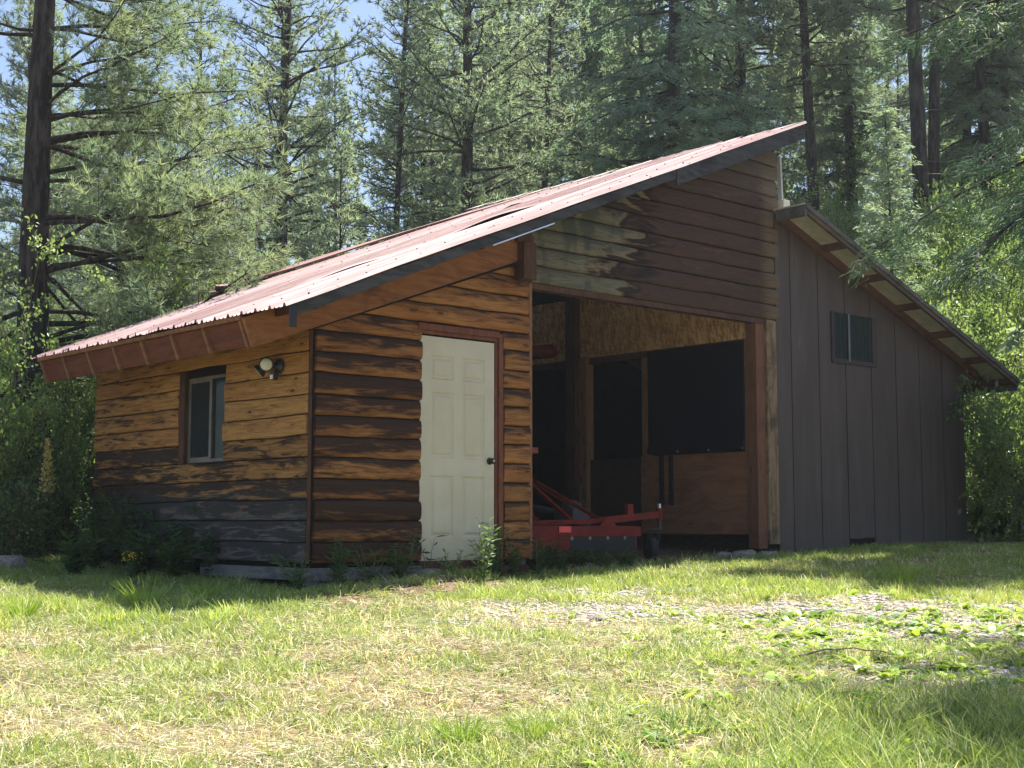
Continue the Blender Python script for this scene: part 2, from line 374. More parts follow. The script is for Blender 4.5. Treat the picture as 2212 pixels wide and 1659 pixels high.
def gab(t, c, x, y, z, u, blot, gr, fv):
    bl = t.noise(t.xyz(t.ma('MULTIPLY', u, 1.1), t.ma('MULTIPLY', t.ma('ADD', z, t.ma('MULTIPLY', fv, .05)), 4.2), 7.), 1., 2.5, .5, 1.4)
    e = t.ma('ADD', t.ma('ADD', t.ma('ADD', x, t.ma('MULTIPLY', t.ma('SUBTRACT', gr, .5), .7)), t.ma('MULTIPLY', t.ma('SUBTRACT', bl, .5), 2.3)), t.ma('MULTIPLY', t.ma('SUBTRACT', z, 2.7), -.35))
    right = t.mix(t.mr(gr, .35, .65), (.110, .052, .032), (.042, .026, .021))
    right = t.mix(t.ma('MULTIPLY', t.mr(blot, .60, .72), .6), right, (.22, .07, .028))
    g2 = t.mix(t.mr(gr, .4, .62), (.22, .19, .115), (.07, .073, .058))
    g2 = t.mix(t.ma('MULTIPLY', t.mr(t.noise(t.xyz(t.ma('MULTIPLY', x, 2.4), 0., t.ma('MULTIPLY', z, .8)), 1.3, 3), .5, .62), .7), g2, (.045, .055, .045))
    g2 = t.mix(t.mr(fv, .5, .95, 0., .6), g2, (.045, .05, .042))
    edge = t.mr(t.ma('ABSOLUTE', t.ma('SUBTRACT', e, 2.48)), .1, .45, 1., 0.)
    c2 = t.mix(t.mr(e, 2.22, 2.42), g2, right)
    c2 = t.mix(t.ma('MULTIPLY', edge, t.mr(e, 2.42, 2.5)), c2, (.02, .012, .010))
    c2 = t.mix(t.ma('MULTIPLY', edge, t.mr(e, 2.5, 2.3, 0., .4)), c2, (.34, .28, .16))
    # pale rubbed ends next to the corner and a grey wash near the peak
    c2 = t.mix(t.ma('MULTIPLY', t.mr(t.ma('ADD', x, t.ma('MULTIPLY', gr, .35)), 5.08, 5.3), .5), c2, (.24, .17, .10))
    c2 = t.mix(t.ma('MULTIPLY', t.mr(t.ma('ADD', z, t.ma('MULTIPLY', blot, .8)), 4.25, 4.8), .6), c2, (.10, .085, .07))
    return c2
m_logG = log_mat('weathered_gable_siding', (.1, .1, .1), (.1, .1, .1), (.02, .02, .02), (.1, .1, .1), cst(-1), cst(-1), 0., gab, knots=True)
DX0, DX1, DZ = 0.0, .905, 2.055
rake_lo = lambda u: 2.03 + .367 * (u + 1.23) + .06
mb = MB()
log_wall(None, 'front', -1.13, .005, 0, 11, None, seed=1, mb=mb)
log_wall(None, 'front', 1.0, 1.33, 0, 12, None, seed=4, mb=mb)
# logs over the door
log_wall(None, 'front', -1.13, 1.33, 12, 17, None, top=rake_lo, seed=9, mb=mb)
log_wall(None, 'front', -1.13, -.0, 11, 12, None, top=rake_lo, seed=12, mb=mb)
mb.build('log_front_wall', m_logF, shed)
mb = MB()
log_wall(None, 'side', .03, 4.08, 0, 5, None, bulge=.017, p=4, base=1.15, seed=21, mb=mb)
log_wall(None, 'side', .03, 1.42, 5, 10, None, bulge=.017, p=4, base=1.15, seed=22, mb=mb)
log_wall(None, 'side', 2.26, 4.08, 5, 10, None, bulge=.017, p=4, base=1.15, seed=25, mb=mb)
log_wall(None, 'side', .03, 4.08, 10, 12, None, top=lambda u: 2.1, bulge=.017, p=4, base=1.15, seed=23, mb=mb)
mb.build('log_side_wall', m_logL, shed)
def zg(u): return zr(u) - .06
mb = log_wall(None, 'front', 1.275, 5.27, 0, 13, None, top=zg, bulge=.030, p=3.0, base=.0, seed=31, zb=2.67, ch=.183)
mb.build('gable_siding', m_logG, shed)
m_stud = wood('brown_stud_wood', (.24, .12, .06), (.32, .17, .09), 'z')
m_dkwood = wood('dark_stained_wood', (.075, .035, .022), (.12, .055, .035), 'z', stain=.5)
m_redwood = wood('red_brown_trim_wood', (.14, .045, .028), (.20, .075, .045), 'z')
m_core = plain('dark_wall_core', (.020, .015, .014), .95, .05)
m_grey = wood('grey_weathered_wood', (.19, .18, .17), (.10, .10, .10), 'y', stain=.5)
m_greyx = wood('grey_weathered_board', (.15, .13, .12), (.09, .085, .08), 'x', stain=.5)
m_fascia = wood('slate_weathered_fascia', (.072, .070, .072), (.035, .034, .037), 'x', stain=.5)
m_rake = wood('orange_stained_board', (.30, .125, .050), (.20, .075, .03), 'x', stain=.5)
m_block = wood('red_blocking_board', (.17, .055, .030), (.11, .034, .02), 'y')
m_raft = wood('rafter_end_wood', (.26, .13, .07), (.20, .09, .05), 'y')
# wall core behind the siding
mb = MB()
mb.box(-1.145, DX0 - .0, .0, .10, .0, 2.0); mb.box(1.0, 1.33, 0, .10, 0, 2.65); mb.prism([(-1.145, 2.06), (1.33, 2.06), (1.33, 3.0), (-1.145, 2.14)], 'y', 0, .10)
mb.box(-1.145, -1.05, .101, 4.08, 0, .9); mb.box(-1.145, -1.05, .101, 4.08, 1.8, 2.14)
mb.box(-1.145, -1.05, .101, 1.42, .9, 1.8); mb.box(-1.145, -1.05, 2.26, 4.08, .9, 1.8)
mb.box(-1.145, 1.33, 3.98, 4.08, 0, 2.3)
mb.box(1.25, 1.33, .101, 3.98, 0, 3.1)
mb.build('wall_core', m_core, shed)
# corner, skirt and pier
mb = MB(); mb.box(-1.168, -1.145, .002, .027, 0, 2.0); mb.build('corner_trim', m_dkwood, shed)
mb = MB(); mb.box(-1.19, -1.15, -.05, 1.75, -.14, -.035); mb.box(-1.149, .0, -.05, -.01, -.14, -.035)
mb.build('skirt_board', m_grey, shed, bevel=.004)
for q in ((-1.165, -1.06, -.035, .06, -.4, -.141), (-.1, .0, -.035, .06, -.4, -.141), (-1.16, -1.06, 2.0, 2.1, -.4, 0), (1.2, 1.3, .0, .1, -.4, 0)):
    mb = MB(); mb.box(*q); mb.build('pier_post', m_grey, shed)
mb = MB(); mb.box(-1.10, 1.3, .06, 4.0, -.06, -.002); mb.build('floor_deck', m_core, shed)
mb = MB(); mb.box(1.325, 1.36, -.03, .02, .0, 2.66); mb.build('end_trim', m_raft, shed)
# door
m_door = NT('cream_door_paint'); _n = m_door.noise(m_door.pos(), 3, 3); _z = m_door.sep(m_door.pos())[2]
_c = m_door.mix(m_door.mr(_n, .35, .7), (.52, .455, .33), (.57, .51, .38))
_c = m_door.mix(m_door.ma('MULTIPLY', m_door.mr(m_door.ma('ADD', _z, m_door.ma('MULTIPLY', _n, .25)), .5, .1), .45), _c, (.33, .28, .20))
_c = m_door.mix(m_door.ma('MULTIPLY', m_door.mr(m_door.noise(m_door.xyz(m_door.ma('MULTIPLY', m_door.sep(m_door.pos())[0], 5), 0., _z), 2.2, 5, .65), .58, .72), .22), _c, (.30, .26, .18))
m_door = m_door.fin(_c, .45, .4)
def panel_door():
    W, Hh = DX1 - .012, 2.035; yb = -.005
    pr = [(.13, .40, 1.645, 1.865), (.505, .775, 1.645, 1.865), (.13, .40, .93, 1.53), (.505, .775, .93, 1.53), (.13, .40, .21, .77), (.505, .775, .21, .77)]
    xs = sorted({0.006, W} | {a for q in pr for a in q[:2]}); zs = sorted({0.004, Hh} | {a for q in pr for a in q[2:]})
    mb = MB(); mb.box(.006, W, yb + .012, yb + .045, .004, Hh)
    for i in range(len(xs) - 1):
        for j in range(len(zs) - 1):
            cx, cz = (xs[i] + xs[i + 1]) / 2, (zs[j] + zs[j + 1]) / 2
            if any(q[0] < cx < q[1] and q[2] < cz < q[3] for q in pr): continue
            mb.add([(xs[i], yb, zs[j]), (xs[i + 1], yb, zs[j]), (xs[i + 1], yb, zs[j + 1]), (xs[i], yb, zs[j + 1])], [(0, 1, 2, 3)])
    x0, x1 = .006, W
    mb.add([(x0, yb, .004), (x0, yb + .012, .004), (x0, yb + .012, Hh), (x0, yb, Hh)], [(0, 1, 2, 3)])
    mb.add([(x1, yb, .004), (x1, yb + .012, .004), (x1, yb + .012, Hh), (x1, yb, Hh)], [(3, 2, 1, 0)])
    for a, b, c, d in pr:   # moulded panels: groove in, raised field
        rings = [(0, 0), (.012, .010), (.026, .011), (.046, .001), (.05, .0005)]
        vs = []; fs = []
        for e, o in rings:
            vs += [(a + e, yb + o, c + e), (b - e, yb + o, c + e), (b - e, yb + o, d - e), (a + e, yb + o, d - e)]
        for r_ in range(len(rings) - 1):
            for j in range(4):
                q = r_ * 4; fs.append((q + j, q + (j + 1) % 4, q + 4 + (j + 1) % 4, q + 4 + j))
        q = (len(rings) - 1) * 4; fs.append((q, q + 1, q + 2, q + 3))
        mb.add(vs, fs)
    o = mb.build('door', m_door, shed)
    o['label'] = 'cream six panel door'
    m_k = plain('tarnished_bronze', (.05, .045, .035), .35, .5, .8)
    m_kb = plain('worn_brass', (.55, .48, .32), .3, .5, .9)
    k = MB(); k.lathe((.835, yb, .917), (0, -1, 0), [(0, .033), (.006, .033), (.008, .02), (.03, .012), (.035, .024), (.05, .029), (.062, .024), (.066, 0)], 20, 0)
    k.lathe((.835, yb - .0665, .917), (0, -1, 0), [(0, .014), (.003, .013), (.004, 0)], 14, 1)
    k.build('door_knob', [m_k, m_kb], o, smooth=True)
panel_door()
mb = MB(); mb.box(DX1 - .004, DX1 + .028, -.012, .10, 0, 2.052); mb.box(DX1 + .029, DX1 + .082, -.032, .0, -.01, 2.13)
mb.box(-.02, DX1 + .028, -.014, .10, 2.053, 2.085); mb.box(-.03, DX1 + .0285, -.034, -.002, 2.086, 2.145)
mb.box(-.0, .004, .04, .1, 0, 2.05)
mb.build('door_frame', m_redwood, shed, bevel=.003)
mb = MB(); mb.box(0, DX1, -.03, .08, -.05, .0); mb.build('door_sill', m_dkwood, shed)
mb = MB(); mb.box(.0, 1.3, -.03, .0, -.13, -.052); mb.build('door_step_board', m_dkwood, shed)
# window in the side wall
m_alu = plain('dull_bronze_aluminium', (.17, .15, .13), .45, .5, .5)
m_scr = plain('dark_window_screen', (.018, .022, .022), .7, .12)
g = NT('reflective_window_glass'); g.fin((.015, .022, .018), .12, .25); m_glass = g.m; g.b.inputs['IOR'].default_value = 1.38
mb = MB(); y0, y1, z0, z1, xo, xi = 1.43, 2.15, .91, 1.72, -1.13, -1.06
mb.box(xo, xi, y0, y0 + .03, z0, z1); mb.box(xo, xi, y1 - .03, y1, z0, z1); mb.box(xo, xi, y0 + .031, y1 - .031, z0, z0 + .03); mb.box(xo, xi, y0 + .031, y1 - .031, z1 - .03, z1)
mb.box(xo - .004, xi, 1.70, 1.735, z0 + .031, z1 - .031)
wf = mb.build('window', m_alu, shed, bevel=.002)
mb = MB(); mb.box(xo + .02, xo + .024, y0 + .03, 1.70, z0 + .03, z1 - .03); mb.build('window_pane', m_glass, wf)
mb = MB(); mb.box(xo + .012, xo + .016, 1.755, y1 - .05, z0 + .05, z1 - .05, 0); mb.build('insect_screen', m_scr, wf)
mb = MB(); 
for a in ((1.735, 1.755), (y1 - .05, y1 - .03)): mb.box(xo + .004, xo + .02, a[0], a[1], z0 + .03, z1 - .03)
mb.box(xo + .004, xo + .02, 1.7555, y1 - .0505, z0 + .03, z0 + .05); mb.box(xo + .004, xo + .02, 1.7555, y1 - .0505, z1 - .05, z1 - .03)
mb.build('sash', m_alu, wf)
mb = MB(); mb.box(-1.17, -1.06, y1 + .002, 2.255, .9, 1.79); mb.build('window_jamb', m_dkwood, shed, bevel=.003)
mb = MB(); mb.box(-1.13, -1.05, 1.42, 2.15, z1 + .002, 1.80); mb.build('window_header', m_core, shed)
mb = MB(); mb.box(-1.13, -1.05, 1.42, 2.15, .88, .909); mb.build('window_sill', m_dkwood, shed)
# eaves: blocking, rafter ends, strip
def lean(zb_, zt, y0, y1, x0, x1, th=.02, m=0, mb=None):
    mb.add([(x0, y0, zb_), (x1, y0, zt), (x1 + th, y0, zt), (x0 + th, y0, zb_), (x0, y1, zb_), (x1, y1, zt), (x1 + th, y1, zt), (x0 + th, y1, zb_)],
           [(0, 1, 2, 3), (7, 6, 5, 4), (0, 4, 5, 1), (1, 5, 6, 2), (2, 6, 7, 3), (3, 7, 4, 0)], m)
RY = [.58, 1.14, 1.70, 2.26, 2.81, 3.36, 3.88]
ys = [-.02] + RY
for i in range(len(ys) - 1):
    mb = MB(); lean(1.785, 1.985, ys[i] + .04, ys[i + 1] + .0, -1.76, -1.845, .02, 0, mb); mb.build('eave_blocking', m_block, shed)
for y in [-.02] + RY:
    mb = MB(); xb, xt = -1.785, -1.872
    mb.prism([(xb, 1.77), (xt, 2.0), (-.3, 2.60), (-.3, 2.37)], 'y', y, y + .038); mb.build('rafter', m_raft, shed, bevel=.002)
mb = MB(); mb.box(-1.885, -1.86, -.05, 3.93, 1.985, 2.02); mb.build('eave_strip', m_rake, shed)
# front rake board
mb = MB(); mb.prism([(-1.79, 1.765), (-1.885, 1.995), (1.09, zr(1.09) - .045), (1.09, 2.835)], 'y', -.115, -.062); mb.build('rake_board', m_rake, shed, bevel=.003)
mb = MB(); mb.prism([(-1.23, 1.955), (.95, 2.752), (1.09, 2.80), (1.09, 2.84), (-1.23, 1.985)], 'y', -.075, -.05); mb.build('rake_shadow_strip', m_core, shed)  # added dark strip standing in for the shadow line under the rake board
mb = MB(); mb.box(1.10, 1.265, -.20, -.062, 2.66, 3.02); mb.box(1.06, 1.265, -.16, -.062, 3.021, 3.10); mb.build('beam_stub', m_dkwood, shed, bevel=.006)
mb = MB(); mb.box(1.175, 1.262, -.135, -.062, 3.101, zr(1.2) - .05); mb.build('stub_board', m_redwood, shed)
mb = MB(); mb.prism([(1.05, 3.05), (1.05, zr(1.05) - .05), (1.17, zr(1.17) - .05), (1.17, 3.101)], 'y', -.118, -.064); mb.build('gable_infill', m_dkwood, shed)
# outer fascia along the sheet edge (front), in two lengths
def fas(xa, xb, h, th=.022, dz=.012, o=0.):
    mb = MB(); V = []
    for x in (xa, xb):
        for y in (yf(x) + .02 + o, yf(x) + .02 + th + o):
            for z in (zr(x) - dz - h, zr(x) - dz): V.append((x, y, z))
    mb.add(V, [(0, 1, 3, 2), (4, 6, 7, 5), (0, 4, 5, 1), (2, 3, 7, 6), (0, 2, 6, 4), (1, 5, 7, 3)]); return mb
fas(-1.84, 3.0, .095).build('fascia', m_fascia, shed, bevel=.003)
fas(3.01, 5.40, .17, o=-.004).build('fascia', m_fascia, shed, bevel=.003)
m_blk = plain('black_metal', (.012, .013, .018), .5, .4)
mb = MB(); mb.box(-1.86, -1.80, yf(-1.8) - .006, yf(-1.8) + .016, 1.86, 2.03); mb.build('fascia_bracket', m_blk, shed)
m_flash = plain('bare_flashing_metal', (.5, .5, .52), .3, .5, .8)
mb = fas(.35, 1.15, .012, .01, .108, -.006); mb.build('drip_edge', m_flash, shed)
# purlins carrying the overhang
mb = MB()
for x in np.arange(-1.6, 5.3, .61):
    mb.box(x, x + .038, yf(x) + .045, 4.0 if x < .4 else 5.3, zr(x) - .105, zr(x) - .016)
mb.build('purlins', m_dkwood, shed)
# corrugated sheets
t = NT('faded_red_roofing'); x, y, z = t.sep(t.pos()); su, sv, _ = t.sep(t.uv())
n = t.noise(t.xyz(t.ma('MULTIPLY', su, .35), t.ma('MULTIPLY', sv, 5), 0.), 1.6, 5, .6)
n2 = t.noise(t.xyz(t.ma('MULTIPLY', su, 1.2), t.ma('MULTIPLY', sv, 20), 0.), 1., 4)
c = t.mix(t.mr(n, .38, .64), (.38, .23, .22), (.54, .42, .41))
c = t.mix(t.ma('MULTIPLY', t.mr(n2, .5, .7), .5), c, (.60, .50, .48))
c = t.mix(t.ma('MULTIPLY', t.mr(n, .62, .7), .8), c, (.62, .57, .53))
fr = t.ma('FRACT', t.ma('DIVIDE', sv, .0677))     # rusty dirt lines beside every rib
c = t.mix(t.ma('MULTIPLY', t.mr(t.ma('ABSOLUTE', t.ma('SUBTRACT', fr, .78)), .05, .2, 1., 0.), t.mr(n2, .3, .6, .35, .9)), c, (.17, .060, .058))
c = t.mix(t.ma('MULTIPLY', t.mr(t.noise(t.pos(), 7, 4), .62, .72), .7), c, (.17, .07, .06))
c = t.mix(t.ma('MULTIPLY', t.mr(y, 1.6, 4.2), .4), c, (.27, .12, .115))
m_roof = t.fin(c, .50, .35)
m_lap = plain('bleached_sheet_metal', (.50, .44, .40), .6, .25)
def sheet(x0, x1, ta, tb, lift=lambda x, s: 0., yback=4.12, mat=None, front=True, rag=0., seed=0):
    r = np.random.default_rng(seed)
    xs = np.linspace(x0, x1, int((x1 - x0) / .12) + 2)
    W = yback - yf(0); ribs = []
    n = 0; t_ = ta; prof = [(0, 0), (.016, .030), (.036, .030), (.052, 0), (.085, .0), (.092, .010), (.104, .010), (.111, 0), (.145, 0), (.152, .010), (.164, .010), (.171, 0)]
    V = []; UV = []; cols = []
    q = ta
    while q < tb:
        for a, h in prof:
            if q + a < tb: cols.append((q + a, h))
        q += .203
    cols.append((tb, 0))
    for i, x in enumerate(xs):
        for s_, h in cols:
            base_y = yf(x) if front else -.3
            y = base_y + s_ * (yback - base_y) / (yback - (-.55))
            ss = (s_ - ta) / (tb - ta)
            xx = x + ((vn(s_ * 9, 3., seed) - .5) * rag if i in (0, len(xs) - 1) else 0)
            UV.append((xx, s_ + .003)); V.append((xx, y, zr(x) + h + lift(x, ss) + (vn(x * 1.3, s_ * 1.7, 5) - .5) * .012 - .015 * max(0, y - 1) * .35 * sst(x, 2, 5)))
    k = len(cols); Fc = [(i * k + j, (i + 1) * k + j, (i + 1) * k + j + 1, i * k + j + 1) for i in range(len(xs) - 1) for j in range(k - 1)]
    mb = MB(); mb.add(V, Fc, 0, UV)
    for x in np.arange(-1.6, 5.3, .61):
        for s_ in np.arange(.13, 4.5, .406):
            if not ta < s_ < tb: continue
            y = yf(x) + s_ * (4.12 - yf(x)) / 4.67; xx = x + rng.uniform(-.03, .03); zz = zr(xx) + lift(xx, (s_ - ta) / (tb - ta))
            mb.box(xx - .006, xx + .006, y - .005, y + .005, zz + .002, zz + .032, 1)
    return mb.build('roof_sheet', [mat or m_roof, m_blk], roof)
roof = MB(); roof.prism([(-1.84, zr(-1.84) - .012), (5.36, zr(5.36) - .012), (5.36, zr(5.36) - .002), (-1.84, zr(-1.84) - .002)], 'y', -.30, 3.98)
roof = roof.build('roof', m_core, shed)
sheet(-1.90, 5.44, 0, 1.34, seed=1)
sheet(-1.90, 5.46, 1.32, 2.72, lambda x, s: .012 + .05 * np.exp(-((x - 1.6) / .6) ** 2) * (1 - s) + .03 * np.exp(-((x + .3) / .5) ** 2) * (1 - s), seed=2, rag=.05)
sheet(-1.90, 5.44, 2.70, 3.9, lambda x, s: .004 + .05 * np.exp(-((x - 3.1) / .25) ** 2) * (1 - s), seed=3, rag=.03)
sheet(-1.88, 5.45, 3.88, 4.67, lambda x, s: .0, seed=4)
# rear, slightly higher lap of sheets reaching further back
mb = MB(); cols = np.arange(4.0, 5.62, .05); xs = np.linspace(.45, 5.48, 44); V = []
for i, x in enumerate(xs):
    for j, y in enumerate(cols):
        h = .022 if (j % 4) == 0 else 0
        xx = x + ((vn(y * 6, 1., 44) - .5) * .35 if i == 0 else ((j // 4) % 2) * .06 * (i == len(xs) - 1))
        V.append((xx, y, zr(x) + .05 + .03 * math.exp(-((x - .5) / .5) ** 2) + h - .05 * float(sst(x, 2.5, 5)) - .02 * (y - 4)))
k = len(cols); mb.add(V, [(i * k + j, (i + 1) * k + j, (i + 1) * k + j + 1, i * k + j + 1) for i in range(len(xs) - 1) for j in range(k - 1)], 0, [(q[0], q[1]) for q in V])
mb.build('roof_sheet', m_roof, roof)
# bleached lap strips
def strip(x0, x1, s0, wv, hz_):
    mb = MB(); xs = np.linspace(x0, x1, 24); V = []
    for x in xs:
        W_ = (4.12 - yf(x)) / 4.67
        w2 = wv * (.6 + .8 * vn(x * 3, 2., 5))
        for s_, h in ((s0, .0), (s0 + w2 * .3, .012), (s0 + w2 * .8, .012), (s0 + w2, 0)): V.append((x, yf(x) + s_ * W_, zr(x) + hz_ + h))
    mb.add(V, [(i * 4 + j, (i + 1) * 4 + j, (i + 1) * 4 + j + 1, i * 4 + j + 1) for i in range(23) for j in range(3)])
    mb.build('lap_strip', m_lap, roof)
strip(-1.2, 2.9, 1.19, .13, .020); strip(1.0, 5.3, 1.22, .09, .021); strip(3.4, 5.42, 2.5, .11, .026)
# ridge caps poking up along the top edge
mb = MB()
for i, y in enumerate(np.arange(-.2, 5.5, .42)):
    a = rng.uniform(.005, .022)
    mb.add([(5.2, y, zr(5.2) + .026), (5.50, y, zr(5.5) + .02 + a), (5.50, y + .33, zr(5.5) + .02 + a * .3), (5.2, y + .33, zr(5.2) + .028)], [(0, 1, 2, 3)])
mb.build('ridge_cap', m_lap, roof)
# bay: posts, header, partition
mb = MB(); mb.box(4.86, 5.02, .0, .15, .05, 2.66); mb.build('bay_post', wood('brown_bay_post', (.20, .085, .045), (.14, .06, .034), 'z', stain=.4), shed, bevel=.005)
mb = MB(); mb.box(5.024, 5.205, -.03, .11, .10, 2.665); mb.build('bay_post', wood('pale_split_post', (.30, .20, .11), (.13, .075, .045), 'z', stain=.75), shed, bevel=.005)
mb = MB(); mb.box(5.03, 5.19, -.0, .1, -.05, .099); mb.build('post_foot', m_core, shed)
mb = MB(); mb.box(1.33, 5.2, -.012, .10, 2.615, 2.668); mb.box(1.33, 5.2, .0, .10, 2.669, 2.95); mb.build('bay_header', m_dkwood, shed)
mb = MB(); mb.prism([(1.33, 2.96), (5.2, 2.96), (5.2, zr(5.2) - .12), (1.33, zr(1.33) - .12)], 'y', .002, .05); mb.box(5.205, 5.268, .0, .25, 2.67, 4.75); mb.build('gable_core', m_core, shed)
t = NT('strand_board'); p_ = t.oc(); x, y, z = t.sep(p_)
def flakes(rot, s1, s2, seed):
    a = math.radians(rot); yy = t.ma('ADD', t.ma('MULTIPLY', y, math.cos(a)), t.ma('MULTIPLY', z, math.sin(a))); zz = t.ma('SUBTRACT', t.ma('MULTIPLY', z, math.cos(a)), t.ma('MULTIPLY', y, math.sin(a)))
    return t.vor(t.xyz(seed, t.ma('MULTIPLY', yy, s1), t.ma('MULTIPLY', zz, s2)), 1.)['Color']
fa = t.sep(flakes(72, 9, 60, 1.))[0]; fb = t.sep(flakes(100, 8, 52, 3.))[1]; fc = t.sep(flakes(20, 10, 50, 5.))[2]
q = t.ma('ADD', t.ma('ADD', t.ma('MULTIPLY', fa, .4), t.ma('MULTIPLY', fb, .35)), t.ma('MULTIPLY', fc, .25))
c = t.mix(t.mr(q, .25, .75), (.36, .175, .08), (.82, .53, .28))
ln = t.ma('FRACT', t.ma('MULTIPLY', t.ma('SUBTRACT', z, 2.45), 1 / .205))
c = t.mix(t.ma('MULTIPLY', t.ma('MULTIPLY', t.mr(ln, .0, .035, 1., 0.), t.mr(z, 2.55, 2.6)), .7), c, (.06, .025, .012))
t.bump(q, .4, .002); m_osb = t.fin(c, .8, .25)
PX = 4.9
mb = MB(); mb.box(PX, PX + .012, .155, 5.2, 2.455, 3.25); mb.build('strand_board_panel', m_osb, shed)
mb = MB(); mb.box(PX, PX + .012, .155, 1.83, .21, 1.155); mb.build('strand_board_panel', wood('lower_strand_board', (.30, .13, .065), (.21, .09, .045), 'y', sc_=.6, stain=.3), shed)
mb = MB(); mb.box(PX + .015, PX + .027, 1.85, 2.72, .0, 1.14); mb.build('stall_panel', plain('dark_plywood', (.05, .028, .02), .9, .2), shed)
mb = MB(); mb.box(4.80, PX - .002, 2.88, 3.06, -.1, 3.3); mb.build('stud', m_dkwood, shed, bevel=.004)
mb = MB(); mb.box(4.85, PX + .08, 2.72, 2.87, -.1, 2.454); mb.build('stud', m_stud, shed, bevel=.004)
mb = MB(); mb.box(PX + .002, PX + .09, 1.66, 1.81, 1.157, 2.454); mb.build('stud', m_stud, shed, bevel=.004)
mb = MB(); mb.box(PX - .015, PX + .08, .155, .20, 1.157, 2.454); mb.build('stud', m_raft, shed, bevel=.004)
mb = MB(); mb.box(PX, PX + .09, .155, 5.2, 2.37, 2.453); mb.box(PX + .013, PX + .09, .155, 1.83, 1.07, 1.154); mb.build('partition_rail', m_dkwood, shed)
mb = MB(); 
for y in (1.45, 1.30): mb.box(PX - .035, PX - .003, y, y + .05, .55, 1.15)
mb.build('hanging_straps', m_blk, shed)
# dark shell of the bay and the lean-to
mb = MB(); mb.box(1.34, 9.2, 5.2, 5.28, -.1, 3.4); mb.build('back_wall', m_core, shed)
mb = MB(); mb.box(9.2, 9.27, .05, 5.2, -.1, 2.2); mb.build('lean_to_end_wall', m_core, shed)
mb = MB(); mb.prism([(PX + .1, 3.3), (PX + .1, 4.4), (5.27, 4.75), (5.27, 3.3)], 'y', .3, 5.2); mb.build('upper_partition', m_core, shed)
# lean-to
LS = .359
def zl(x): return 3.965 - LS * (x - 5.25)
t = NT('brown_board_siding'); x, y, z = t.sep(t.pos())
bd = t.ma('FLOOR', t.ma('DIVIDE', t.ma('SUBTRACT', x, 5.21), .27))
n = t.noise(t.xyz(t.ma('MULTIPLY', x, 3), 0., t.ma('MULTIPLY', z, .5)), 1.4, 4, .6)
n3 = t.noise(t.xyz(t.ma('MULTIPLY', x, 60), 0., t.ma('MULTIPLY', z, 3)), 1., 3)
wn = t.N.new('ShaderNodeTexWhiteNoise'); wn.noise_dimensions = '1D'; t.lk(bd, wn.inputs['W'])
c = t.mix(t.mr(n, .3, .7), (.062, .042, .033), (.092, .065, .052))
c = t.mix(t.ma('MULTIPLY', wn.outputs[0], .35), c, (.075, .05, .042))
c = t.mix(t.ma('MULTIPLY', t.mr(n3, .5, .75), .3), c, (.03, .025, .024))
c = t.mix(t.ma('MULTIPLY', t.mr(t.noise(t.xyz(t.ma('MULTIPLY', x, 4), 0., t.ma('MULTIPLY', z, 1.1)), 1.7, 5, .6), .66, .76), .35), c, (.20, .19, .19))
c = t.mix(t.ma('MULTIPLY', t.mr(t.ma('ADD', z, t.ma('MULTIPLY', n, .5)), .75, .3), .45), c, (.075, .062, .05))
c = t.mix(t.ma('MULTIPLY', t.mr(t.noise(t.xyz(t.ma('MULTIPLY', x, 9), 0., t.ma('MULTIPLY', z, .7)), 1., 4), .56, .7), .3), c, (.12, .10, .095))
t.bump(n3, .25, .003); m_brown = t.fin(c, .55, .35)
mb = MB(); xa = 5.212; i = 0
r = np.random.default_rng(5)
while xa < 9.27:
    xb = min(xa + .272, 9.275); o = .008 if i % 2 else 0
    zt = lambda q: zl(q) - .05
    zb0 = float(tz(xa, 0)) + (.02 if i in (7, 8) else -.06) + (.18 if i in (5, 6) else 0)
    mb.prism([(xa, zb0), (xb - .004, zb0), (xb - .004, zt(xb)), (xa, zt(xa))], 'y', -.022 - o - r.uniform(0, .003), -.0)
    xa = xb; i += 1
lw = mb.build('lean_to_siding', m_brown, shed)
mb = MB(); mb.prism([(5.215, 0), (9.26, .1), (9.26, zl(9.26) - .06), (5.215, zl(5.215) - .06)], 'y', .0005, .04); mb.build('lean_to_core', m_core, shed)
# lean-to window
m_corr = plain('smoky_corrugated_plastic', (.016, .024, .022), .6, .15)
mb = MB(); mb.box(6.27, 6.32, -.05, -.0335, 2.27, 2.89); mb.box(6.3205, 7.22, -.05, -.0335, 2.27, 2.325); mb.box(7.12, 7.22, -.05, -.0335, 2.3255, 2.89)
lwf = mb.build('lean_to_window', wood('brown_window_trim', (.075, .055, .048), (.055, .04, .036), 'z'), shed)
mb = MB(); xs = np.arange(6.32, 7.13, .0095); V = []
for x in xs:
    y = -.044 - .006 * math.sin(x * 2 * math.pi / .076)
    V += [(x, y, 2.31), (x, y, 2.885)]
mb.add(V, [(2 * i, 2 * i + 2, 2 * i + 3, 2 * i + 1) for i in range(len(xs) - 1)]); mb.build('corrugated_pane', m_corr, lwf, smooth=True)
mb = MB(); mb.box(6.60, 6.628, -.062, -.052, 2.30, 2.885); mb.build('mullion', plain('pale_blue_grey_bar', (.15, .18, .19), .5, .4), lwf)
